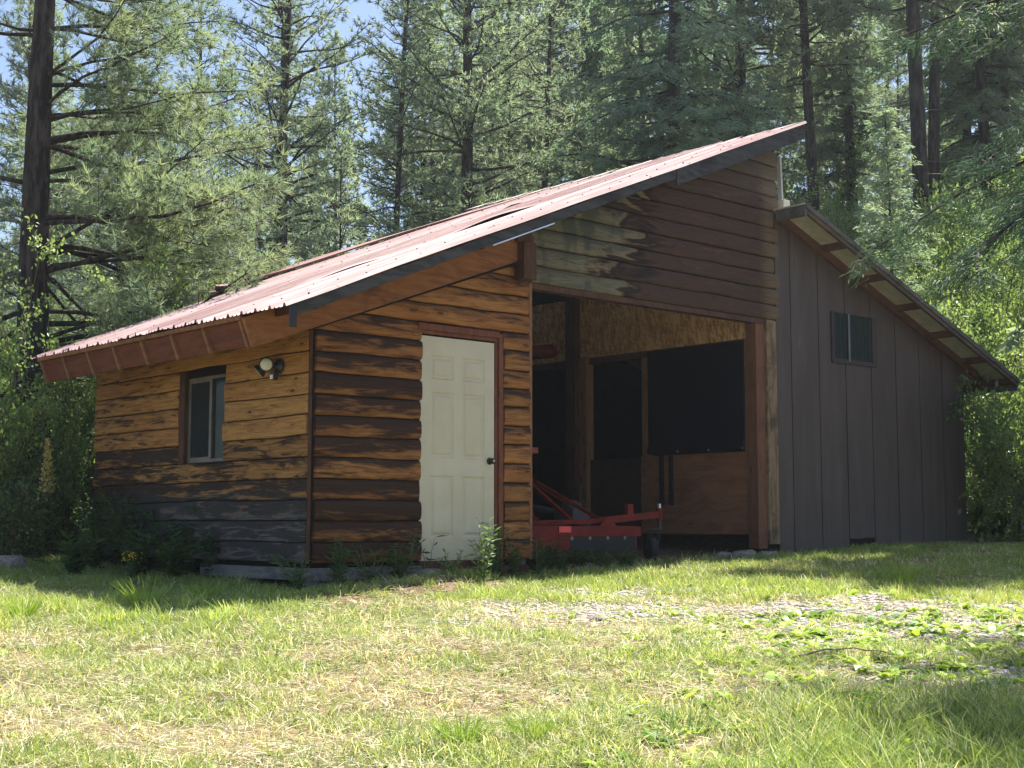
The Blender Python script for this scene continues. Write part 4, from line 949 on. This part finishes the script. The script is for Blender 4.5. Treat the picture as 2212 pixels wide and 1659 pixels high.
def shrub(seed, H, R, n, lsz=(.05, .035), mat=None, stems=9, low=0.):
    r = np.random.default_rng(seed); mb = MB(); B = []; Dn = []
    cl = []
    for i in range(stems):
        a = r.uniform(0, 6.28); p = np.array([math.cos(a) * .15, math.sin(a) * .15, -.1]); d = nrm(np.array([math.cos(a) * R * .6, math.sin(a) * R * .6, H * r.uniform(.6, 1.)]))
        Ls = H * r.uniform(.65, 1.05); pts = [p + d * Ls * s + np.array([math.cos(a), math.sin(a), 0]) * R * .35 * s * s + r.normal(size=3) * .03 for s in np.linspace(0, 1, 7)]
        mb.tube(pts, [.018 * (1 - s * .8) for s in np.linspace(0, 1, 7)], 5, caps=False)
        for s in np.linspace(.15 + low, 1, 9):
            b = np.array(pts[min(6, int(s * 6))]); 
            for q in range(3):
                dd = nrm(r.normal(size=3) + d * .4 + np.array([0, 0, .2])); l_ = R * r.uniform(.3, .9) * (1.1 - s * .6)
                e = b + dd * l_; mb.tube([b, (b + e) / 2 + r.normal(size=3) * .02, e], [.006, .004, .002], 4, caps=False)
                cl.append((b, e))
    m = n // len(cl)
    for b, e in cl:
        s = r.uniform(.15, 1.05, m)[:, None]; B.append(b + (e - b) * s + r.normal(size=(m, 3)) * .055); Dn.append(nrm((e - b)[None] * .8 / np.linalg.norm(e - b) + r.normal(size=(m, 3)) * .7))
    B = np.concatenate(B); Dn = np.concatenate(Dn); B[:, 2] = np.maximum(B[:, 2], .03)
    v, f = leaves(B, Dn, lsz[0] * r.uniform(.6, 1.3, len(B)), lsz[1] * r.uniform(.7, 1.2, len(B)), r)
    fo = mesh_np('foliage', v, f, [mat or m_leaf])
    me = bpy.data.meshes.new('stems'); me.from_pydata(mb.v, [], mb.f); me.materials.append(m_barkr); me.update()
    return me, fo
S_1 = shrub(1, 2.3, 1.3, 15000, (.05, .036)); S_2 = shrub(2, 1.5, 1.1, 11000, (.048, .034), m_leafd, 12); S_3 = shrub(3, 2.8, 1.3, 14000, (.052, .038), None, 11); S_4 = shrub(5, 1.8, 1.4, 10000, (.065, .045), m_leaf, 11)
def plant_shrub(v, px, d, s, rz, label, group=None):
    x, y, z = at(px, d); o = thing('leafy_shrub', label, 'shrub', (x, y, z - .05), rz, group); o.scale = (s, s, s * 1.3)
    obj('stems', v[0], o); obj('foliage', v[1], o)
gL = 'leafy shrubs left of the log wall'; gR = 'leafy shrubs right of the lean-to'; gH = 'leafy shrubs on the slope above the lean-to'; gB = 'undergrowth shrubs between the forest trunks'
for i, (px, d, s) in enumerate(((150, 16.6, .95), (40, 16, .85), (-60, 15, .9), (105, 15.6, .75), (20, 14.6, .7), (185, 17.6, .9), (260, 18.5, 1.0), (-120, 17, 1.1), (-10, 18, 1.), (90, 18.5, 1.), (160, 15.9, .62))):
    plant_shrub((S_1, S_2, S_3)[i % 3] if i != 0 else S_3, px, d, s, i * 1.3, 'leafy green shrub left of the golden log wall, %s from the left' % ORD[sorted([150, 40, -60, 105, 20, 185, 260, -120, -10, 90, 160]).index(px)], gL)
for i, (px, d, s) in enumerate(((2130, 21, 1.0), (2190, 20, 1.0), (2250, 21.5, 1.2), (2160, 23.5, 1.25), (2110, 22.5, 1.05), (2220, 18.5, .7), (2290, 19, 1.2), (2140, 19.6, .55))):
    plant_shrub((S_4, S_2, S_1)[i % 3], px, d, s, i * 1.7, 'leafy shrub right of the brown lean-to, %s from the left' % ORD[sorted([2130, 2190, 2250, 2160, 2110, 2220, 2290, 2140]).index(px)], gR)
for i in range(26):
    px = 1740 + i * 19 + RC.uniform(-14, 14); d = RC.uniform(22.5, 29)
    plant_shrub((S_4, S_1, S_3, S_2)[i % 4], float(px), float(d), float(RC.uniform(.75, 1.2)), i * 1.1, 'leafy shrub above the lean-to roof ' + ('left of the young dark fir' if px < 1925 else 'between young fir and pale trunk' if px < 2045 else 'right of the pale trunk'), gH + (' left' if px < 1925 else ' middle' if px < 2045 else ' right'))
for i in range(46):
    px = RC.uniform(-100, 2350); d = RC.uniform(27, 42)
    plant_shrub((S_4, S_2)[i % 2], float(px), float(d), float(RC.uniform(.8, 1.5)), i * .9, 'dim shrub between trunks deep in the forest ' + where(px), gB + ' ' + where(px))

# ------------------------------------------------------------------ ground cover
def infoot(x, y):
    return ((x > -1.2) & (x < 9.3) & (y > -.03) & (y < 6)) & ~((x > 1.4) & (x < 4.8) & (y < .5)) 
def scatter(n, d0, d1, r, a0=-.58, a1=.58, p=1.):
    d = d0 + (d1 - d0) * r.random(n) ** p; l = d * r.uniform(a0, a1, n)
    x = CAM[0] + FW[0] * d + RT[0] * l; y = CAM[1] + FW[1] * d + RT[1] * l
    k = ~infoot(x, y); return x[k], y[k]
def blades(name, x, y, h, wd, lean_, colr, r, mat, label, cat, flat=False):
    n = len(x); z = tz(x, y); base = np.stack([x, y, z - .004], -1)
    a = r.uniform(0, 2 * np.pi, n)
    hor = np.stack([np.cos(a), np.sin(a), np.zeros(n)], -1)
    d = nrm(hor * lean_[:, None] + np.array([0, 0, 1.]) * (1. if not flat else r.uniform(.02, .35, n)[:, None]))
    bend = hor * (h * r.uniform(.1, .6, n))[:, None] - np.array([0, 0, 1.]) * (h * r.uniform(0, .25, n))[:, None]
    if flat: base[:, 2] += r.uniform(.0, .03, n); bend *= .3
    side = nrm(np.cross(d, nrm(r.normal(size=(n, 3)) * .5 + hor)))
    v, f = strips(base, d, h, wd, r, bend=bend, segs=2, tip=.15, side=side)
    c = np.repeat(colr, 6, 0)
    o = obj(name, mesh_np(name, v, f, [mat], col=c)); return tag(o, label, cat, kind='stuff')
m_blade = blade_mat('grass_blades', .35, .45, .4); m_straw = blade_mat('dry_straw', .2, .6, .3)
r = np.random.default_rng(3)
x, y = scatter(560000, 4.2, 17.5, r, p=.9)
g_ = fbm(x * 1.3, y * 1.3, 11); g2 = fbm(x * 4, y * 4, 61, 3); d, l = depth_lat(x, y)
edge = sst(d, 10.6, 11.6) * (1 - .3 * sst(d, 13, 15)); corner = sst(l / d, .10, .24) * (1 - sst(d, 6.4, 7.6))
rank = np.clip(sst(g_, .36, .58) * .8 + edge + corner + sst(-l / d, .1, .2) * sst(d, 9.0, 9.8), 0, 1.2)
keep = r.random(len(x)) < (.28 + .8 * rank * sst(g2, .3, .5)) * (1 - .92 * gravel_mask(x, y) * sst(g2, .72, .56)) * (1 - .85 * np.clip(dirt_mask(x, y), 0, 1)) * (1 - .15 * sst(d, 12, 16))
x, y, rank, g2, d, g_, corner = x[keep], y[keep], rank[keep], g2[keep], d[keep], g_[keep], corner[keep]
n = len(x); h = (.02 + .055 * r.random(n) ** 1.5 + .07 * rank * r.random(n) * g2) * (1 + 1.5 * corner * r.random(n))
tg = np.clip(.5 * r.random(n) + .5 * g2, 0, 1)[:, None]
col = np.array([.10, .19, .045]) * (1 - tg) + np.array([.46, .53, .17]) * tg
dry = (r.random(n) < .36 * (1.25 - rank))[:, None]; col = np.where(dry, np.array([.80, .74, .52]), col) * r.uniform(.7, 1.15, (n, 1))
blades('grass', x, y, h, r.uniform(.003, .0065, n) * (1 + .05 * d), r.uniform(.0, .9, n), col, r, m_blade, 'patchy short green grass over the whole yard', 'grass')
print('grass', n)
x, y = scatter(260000, 4.2, 14.5, r, p=.85)
g_ = fbm(x * 1.3, y * 1.3, 11); d, l = depth_lat(x, y); g3 = fbm(x * 2.2, y * 2.2, 91, 3)
keep = r.random(len(x)) < (.25 + .75 * sst(g3, .38, .6)) * (1 - .8 * gravel_mask(x, y)) * (1 - sst(d, 11., 12.2) * .85)
x, y, d = x[keep], y[keep], d[keep]; n = len(x); tg = r.random((n, 1))
col = (np.array([.36, .29, .19]) * (1 - tg) + np.array([.82, .77, .58]) * tg) * r.uniform(.6, 1.1, (n, 1))
blades('dry_grass', x, y, r.uniform(.025, .10, n), r.uniform(.002, .0045, n) * (1 + .05 * d), np.full(n, 1.), col, r, m_straw, 'pale cut straw lying flat among the grass', 'dry grass', flat=True)
# low broad leaved weeds
x, y = scatter(9000, 4.4, 14, r, p=.9); d, l = depth_lat(x, y); g4 = fbm(x * .9, y * .9, 15, 3)
a_ = l / d
keep = r.random(len(x)) < np.clip(.12 + .8 * sst(a_, .0, .25) * (d < 10.5) + .5 * sst(g4, .55, .7) + .6 * (a_ < -.2) * (d > 10.), 0, 1)
x, y = x[keep], y[keep]; n = len(x); K = 7; sz = np.repeat(.025 + .12 * r.random(n) ** 1.6 * np.clip(.6 + .8 * (l / d)[keep] * 4, .5, 1.25), K)
an = r.uniform(0, 6.28, n * K); hor = np.stack([np.cos(an), np.sin(an), np.zeros(n * K)], -1)
base = np.repeat(np.stack([x, y, tz(x, y)], -1), K, 0) + hor * .008
d_ = nrm(hor + np.array([0, 0, 1.]) * r.uniform(.25, 1.3, (n * K, 1)))
v, f = strips(base, d_, sz, sz * r.uniform(.22, .38, n * K), r, bend=-np.array([0, 0, 1.]) * (sz * .45)[:, None], segs=3, tip=.35, side=nrm(np.cross(d_, np.array([0, 0, 1.]))))
tg = np.repeat(r.random((n, 1)) ** .8, K, 0); col = (np.array([.09, .20, .05]) * (1 - tg) + np.array([.42, .56, .08]) * tg) * r.uniform(.8, 1.15, (n * K, 1))
tag(obj('broadleaf_weeds', mesh_np('broadleaf_weeds', v, f, [m_blade], col=np.repeat(col, 8, 0))), 'low broad leaved weeds scattered through the grass and gravel', 'weeds', kind='stuff')
# gravel
ph = (1 + 5 ** .5) / 2
ico = nrm(np.array([(-1, ph, 0), (1, ph, 0), (-1, -ph, 0), (1, -ph, 0), (0, -1, ph), (0, 1, ph), (0, -1, -ph), (0, 1, -ph), (ph, 0, -1), (ph, 0, 1), (-ph, 0, -1), (-ph, 0, 1)], float))
icf = np.array([(0, 11, 5), (0, 5, 1), (0, 1, 7), (0, 7, 10), (0, 10, 11), (1, 5, 9), (5, 11, 4), (11, 10, 2), (10, 7, 6), (7, 1, 8), (3, 9, 4), (3, 4, 2), (3, 2, 6), (3, 6, 8), (3, 8, 9), (4, 9, 5), (2, 4, 11), (6, 2, 10), (8, 6, 7), (9, 8, 1)])
def stones(x, y, s, r, name, mat):
    n = len(x); sc3 = s[:, None] * np.stack([r.uniform(.7, 1.3, n), r.uniform(.55, 1.1, n), r.uniform(.3, .6, n)], -1)
    V = ico[None] * sc3[:, None] * r.uniform(.8, 1.15, (n, 12, 1)); a = r.uniform(0, 6.28, n); ca, sa = np.cos(a)[:, None], np.sin(a)[:, None]
    V = np.stack([V[..., 0] * ca - V[..., 1] * sa, V[..., 0] * sa + V[..., 1] * ca, V[..., 2]], -1) + np.stack([x, y, tz(x, y) + s * .12], -1)[:, None]
    F = (icf[None] + (np.arange(n) * 12)[:, None, None]).reshape(-1, 3)
    col = np.repeat(np.array([.56, .51, .46]) * r.uniform(.5, 1.25, (n, 1)) * (1 + r.normal(size=(n, 3)) * .04), 12, 0)
    return obj(name, mesh_np(name, V.reshape(-1, 3), F, [mat], col=np.clip(col, 0, 1), smooth=False))
t = NT('river_gravel'); nn_ = t.noise(t.oc(), 60, 3); m_stone = t.fin(t.mix(.35, t.att(), t.mix(nn_, (.25, .22, .2), (.7, .66, .6))), .85, .25)
x, y = scatter(90000, 6.8, 13., r); keep = r.random(len(x)) < gravel_mask(x, y) * .9 + .008; x, y = x[keep], y[keep]
tag(stones(x, y, .008 + .022 * r.random(len(x)) ** 2.2, r, 'gravel', m_stone), 'loose grey gravel strewn in a band across the yard', 'gravel', kind='stuff')
m_rock = plain('grey_fieldstone', (.24, .22, .19), .9, .2, 0, .35, 18)
def rock(px, d, s, label, seed, dz=0.):
    r = np.random.default_rng(seed); x, y, z = at(px, d)
    import bmesh
    bm = bmesh.new(); bmesh.ops.create_icosphere(bm, subdivisions=3, radius=1.)
    for v in bm.verts:
        c_ = v.co.copy(); k = 1 + (float(fbm(c_.x * 1.5 + seed, c_.y * 1.5 + c_.z, 7)) - .5) * .7; v.co = Vector((c_.x * s * 1.25 * k, c_.y * s * k, c_.z * s * .62 * k))
    me = bpy.data.meshes.new('rock'); bm.to_mesh(me); bm.free(); me.materials.append(m_rock); me.polygons.foreach_set('use_smooth', [True] * len(me.polygons))
    tag(obj('rock', me, loc=(x, y, z + dz)), label, 'rock')
rock(935, 12.3, .14, 'rounded grey rock at the foot of the logs left of the door', 1)
rock(1560, 15.6, .10, 'small rock on the bay floor left of the bay post', 2); rock(1605, 15.5, .15, 'flat grey rock in front of the foot of the bay post', 3); rock(1655, 15.4, .13, 'grey rock under the pale split post', 5)
rock(1700, 9.6, .055, 'largest pale stone in the middle of the gravel band', 6); rock(2065, 8.3, .06, 'pale stone at the near edge of the gravel, right side', 7); rock(1290, 10.1, .05, 'grey stone at the left end of the gravel band', 8)
rock(15, 13.2, .22, 'earth covered boulder in the shade at the far left edge', 9)

# individual weeds, clumps, sticks
def weed(px, d, H, label, seed, name='weed', cat='weed', stems=5, lf=(.07, .014), mat=None, per=16, xyz=None, spread=.25, up=.3):
    r = np.random.default_rng(seed); x, y, z = at(px, d) if xyz is None else xyz
    o = thing(name, label, cat, (x, y, z)); mb = MB(); B = []; Dn = []
    for i in range(stems):
        a = r.uniform(0, 6.28); hh = H * r.uniform(.55, 1.05); hz_ = np.array([math.cos(a), math.sin(a), 0]) * spread * r.uniform(.3, 1.2) * hh
        pts = [np.array([r.normal() * .0, 0, -.02]) + hz_ * s ** 1.3 + np.array([0, 0, hh * s]) + r.normal(size=3) * .006 for s in np.linspace(0, 1, 7)]
        mb.tube(pts, [.0045 * (1 - .7 * s) for s in np.linspace(0, 1, 7)], 5, caps=False)
        for s in np.linspace(.12, 1, per):
            k = min(5, int(s * 6)); b = pts[k] + (pts[k + 1] - pts[k]) * (s * 6 - k); aa = r.uniform(0, 6.28)
            B.append(b); Dn.append(nrm(np.array([math.cos(aa), math.sin(aa), r.uniform(up - .4, up + .5)])))
    v, f = leaves(np.array(B), np.array(Dn), lf[0] * r.uniform(.6, 1.3, len(B)), lf[1] * r.uniform(.8, 1.3, len(B)), r, fold=.06)
    obj('leaves', mesh_np('leaves', v, f, [mat or m_weedleaf]), o); mb.build('stems', m_wstem, o); return o
m_wstem = plain('weed_stem', (.10, .14, .05), .6, .3)
weed(1045, 12.05, .52, 'tall sunlit weed with narrow leaves in front of the right side of the door', 1, stems=7, lf=(.085, .020), mat=m_leaf, per=18)
weed(975, 12.2, .22, 'low sprawling sunlit weed in front of the door', 2, stems=8, lf=(.05, .018), mat=m_leaf, per=12, spread=.9)
weed(1072, 12.75, .50, 'dark bushy weed at the right foot of the door frame', 3, stems=9, lf=(.06, .03), per=20)
weed(885, 12.05, .48, 'tall thin weed at the left foot of the door', 4, stems=3, lf=(.07, .014), per=10)
weed(925, 12.3, .42, 'narrow leaved stalk reaching up across the lower door', 5, stems=2, lf=(.12, .018), per=6)
weed(1110, 12.95, .45, 'shaded feathery weed in front of the narrow log stub', 6, stems=9, lf=(.08, .014), per=20)
weed(1160, 13.2, .38, 'shaded feathery weed left of the mower deck', 7, stems=9, lf=(.08, .014), per=18)
weed(1215, 13.5, .25, 'low shaded weed in front of the mower deck', 8, stems=9, lf=(.07, .014), per=14)
for i, (px, d, H) in enumerate(((1185, 13.9, .34), (1250, 14.0, .24), (1300, 13.8, .20), (1350, 14.1, .22))):
    weed(px, d, H, '%s dark weed from the left in front of the mower' % ORD[i], 70 + i, stems=14, lf=(.08, .018), per=16, spread=.6).__setitem__('group', 'dark weeds in front of the mower')
weed(645, 11.3, .30, 'low dark weed at the near corner of the log walls', 80, stems=12, lf=(.09, .016), per=14, spread=.7)
weed(860, 12.0, .34, 'dark weed left of the door by the rounded rock', 81, stems=12, lf=(.09, .018), per=16, spread=.5)
weed(735, 11.5, .48, 'shaded weed under the stained logs left of the door', 9, stems=10, lf=(.10, .016), per=18)
weed(800, 11.75, .38, 'low shaded weed in front of the stained logs', 10, stems=9, lf=(.09, .014), per=14, spread=.5)
for i, (px, d, H) in enumerate(((470, 12.9, .5), (420, 13.2, .62), (360, 13.6, .75), (310, 13.9, .85), (265, 14.3, .9), (225, 14.7, .95), (300, 13.0, .5), (210, 13.6, .6), (380, 12.6, .4), (170, 13.0, .5))):
    weed(px, d, H, '%s dark weed from the left along the golden log wall' % ORD[sorted([470, 420, 360, 310, 265, 225, 300, 210, 380, 170]).index(px)], 30 + i, stems=14, lf=(.11, .028), per=24, spread=.45, name='tall_weed').__setitem__('group', 'weeds along the side wall')
# mullein like flower stalk, yellow flowers
o = weed(103, 14.0, .9, 'tall stalk with a pale yellow flower spike left of the shed', 60, name='flower_stalk', cat='wildflower', stems=2, lf=(.14, .05), per=16, spread=.12)
r = np.random.default_rng(8); B = []; 
for i in range(420):
    h_ = r.uniform(.75, 1.28); a = r.uniform(0, 6.28); q = .055 * (1.35 - h_) / .5 + .012
    B.append((math.cos(a) * q * r.random() + (.03 if i % 3 == 0 else -.01) * (1.3 - h_) * 3, math.sin(a) * q * r.random(), h_))
B = np.array(B); v, f = leaves(B, nrm(r.normal(size=B.shape) + np.array([0, 0, .6])), .028, .02, r)
obj('flower_spike', mesh_np('flower_spike', v, f, [leaf_mat('pale_yellow_seed', (.55, .45, .18), (.62, .40, .14), .3, .6, .3, 1.2)]), o)
o = weed(290, 12.6, .25, 'small weed with yellow flowers in the shade left of the log wall', 61, name='yellow_flower', cat='wildflower', stems=6, lf=(.06, .02), per=10)
B = np.stack([r.normal(size=40) * .04, r.normal(size=40) * .04, r.uniform(.16, .27, 40)], -1); v, f = leaves(B, nrm(r.normal(size=B.shape)), .022, .02, r)
obj('blossoms', mesh_np('blossoms', v, f, [leaf_mat('yellow_blossom', (.75, .55, .03), (.7, .45, .02), .3, .5, .3, 1.2)]), o)
def clump(px, d, H, n, label, seed, c1=(.13, .26, .04), c2=(.34, .45, .07), wd=.006, rad=.07, name='grass_tuft', cat='grass tuft', group=None):
    r = np.random.default_rng(seed); x, y, z = at(px, d); a = r.uniform(0, 6.28, n); q = rad * r.random(n) ** .5
    base = np.stack([np.cos(a) * q, np.sin(a) * q, np.full(n, -.01)], -1); hor = np.stack([np.cos(a), np.sin(a), np.zeros(n)], -1)
    dd = nrm(hor * r.uniform(.05, .7, (n, 1)) + np.array([0, 0, 1.])); h = H * r.uniform(.5, 1.1, n)
    v, f = strips(base, dd, h, wd * r.uniform(.7, 1.3, n), r, bend=hor * (h * r.uniform(.0, .45, n))[:, None] - np.array([0, 0, 1.]) * (h * r.uniform(0, .2, n))[:, None], segs=4, tip=.1)
    tg = r.random((n, 1)); col = np.repeat(np.array(c1) * (1 - tg) + np.array(c2) * tg, 10, 0)
    o = obj(name, mesh_np(name, v, f, [m_blade], col=col), loc=(x, y, z)); tag(o, label, cat, group)
clump(1937, 12.6, .30, 150, 'bright tall grass tuft standing alone in front of the lean-to', 1)
clump(1000, 5.9, .16, 160, 'upright grass tuft in the middle foreground', 2, wd=.005)
clump(1150, 6.0, .15, 130, 'second upright grass tuft in the foreground, right of the middle one', 3, wd=.005)
clump(320, 10.4, .30, 110, 'tall grass tuft with dry stalks at the sunny edge of the left thicket', 4)
clump(455, 11.0, .20, 170, 'thick grass tuft where the roof corner shadow ends', 5)
clump(60, 9.9, .22, 150, 'grass tuft at the far left sunny edge', 6); clump(1400, 5.0, .17, 160, 'grass tuft at the bottom edge, centre right', 7, wd=.005)
def longgrass(name, n, pxr, dr, H, label, c1, c2, seed, wd=.005, k=110, rad=.13):
    r = np.random.default_rng(seed); B = []
    for i in range(n):
        x, y, z = at(float(r.uniform(*pxr)), float(r.uniform(*dr))); q = rad * r.random(k) ** .5; a = r.uniform(0, 6.28, k); B.append(np.stack([x + np.cos(a) * q, y + np.sin(a) * q], -1))
    B = np.concatenate(B); n = len(B); h = np.repeat(r.uniform(H[0], H[1], n // k), k) * r.uniform(.4, 1.1, n)
    col = np.array(c1) + (np.array(c2) - np.array(c1)) * r.random((n, 1)); dry = r.random((n, 1)) < .12; col = np.where(dry, np.array([.6, .52, .3]), col)
    blades(name, B[:, 0], B[:, 1], h, wd * r.uniform(.6, 1.3, n), r.uniform(0, .6, n), col, r, m_blade, label, 'tall grass')
longgrass('long_grass', 60, (1480, 2330), (4.7, 7.0), (.07, .20), 'long dark green grass filling the shaded bottom right corner', (.06, .125, .045), (.19, .28, .09), 71, .0045)
longgrass('tall_grass', 60, (480, 2230), (11.0, 12.6), (.07, .16), 'taller bright grass along the sunlit edge before the shade of the shed', (.18, .30, .06), (.52, .60, .14), 72, .007, 90)
longgrass('sunny_grass', 46, (-150, 620), (9.0, 10.9), (.05, .17), 'tall bright yellow green grass and weeds along the left edge of the yard', (.20, .32, .06), (.62, .70, .18), 73, .009, 60)
mb = MB(); x, y, z = at(1800, 8.4)
a = at(1690, 8.1); b = at(1920, 8.3)
pts = [Vector(a) + (Vector(b) - Vector(a)) * s + Vector((.012 * math.sin(s * 17), 0, .055 * math.sin(s * math.pi) ** .8 + .01 + .006 * math.sin(s * 23))) for s in np.linspace(0, 1, 12)]
mb.tube(pts, [.006 * (1 - .5 * s) for s in np.linspace(0, 1, 12)], 7); mb.tube([pts[5], pts[5] + Vector((.03, .02, -.06))], [.004, .002], 5)
tag(mb.build('stick', m_barkr), 'thin dry stick arched over the grass in front of the gravel', 'stick')
mb = MB(); a = at(1385, 4.9); b = at(1260, 5.25); mb.tube([Vector(a) + Vector((0, 0, .02)), (Vector(a) + Vector(b)) / 2 + Vector((0, 0, .05)), Vector(b) + Vector((0, 0, .03))], [.009, .007, .004], 7)
tag(mb.build('stick', m_barkr), 'short dry stick lying at the bottom edge of the lawn', 'stick')

HAZE = .0007

# ------------------------------------------------------------------ haze in the air
t = bpy.data.materials.new('air_haze'); t.use_nodes = True; N = t.node_tree.nodes; N.remove(N['Principled BSDF'])
pv = N.new('ShaderNodeVolumePrincipled'); pv.inputs['Color'].default_value = (.86, .93, 1., 1); pv.inputs['Density'].default_value = HAZE; pv.inputs['Anisotropy'].default_value = .5
t.node_tree.links.new(pv.outputs[0], N['Material Output'].inputs['Volume'])
mb = MB(); mb.box(-280, 450, -280, 450, -12, 38); h = mb.build('haze', t); tag(h, 'thin bright haze in the air of the clearing', 'haze', kind='stuff')
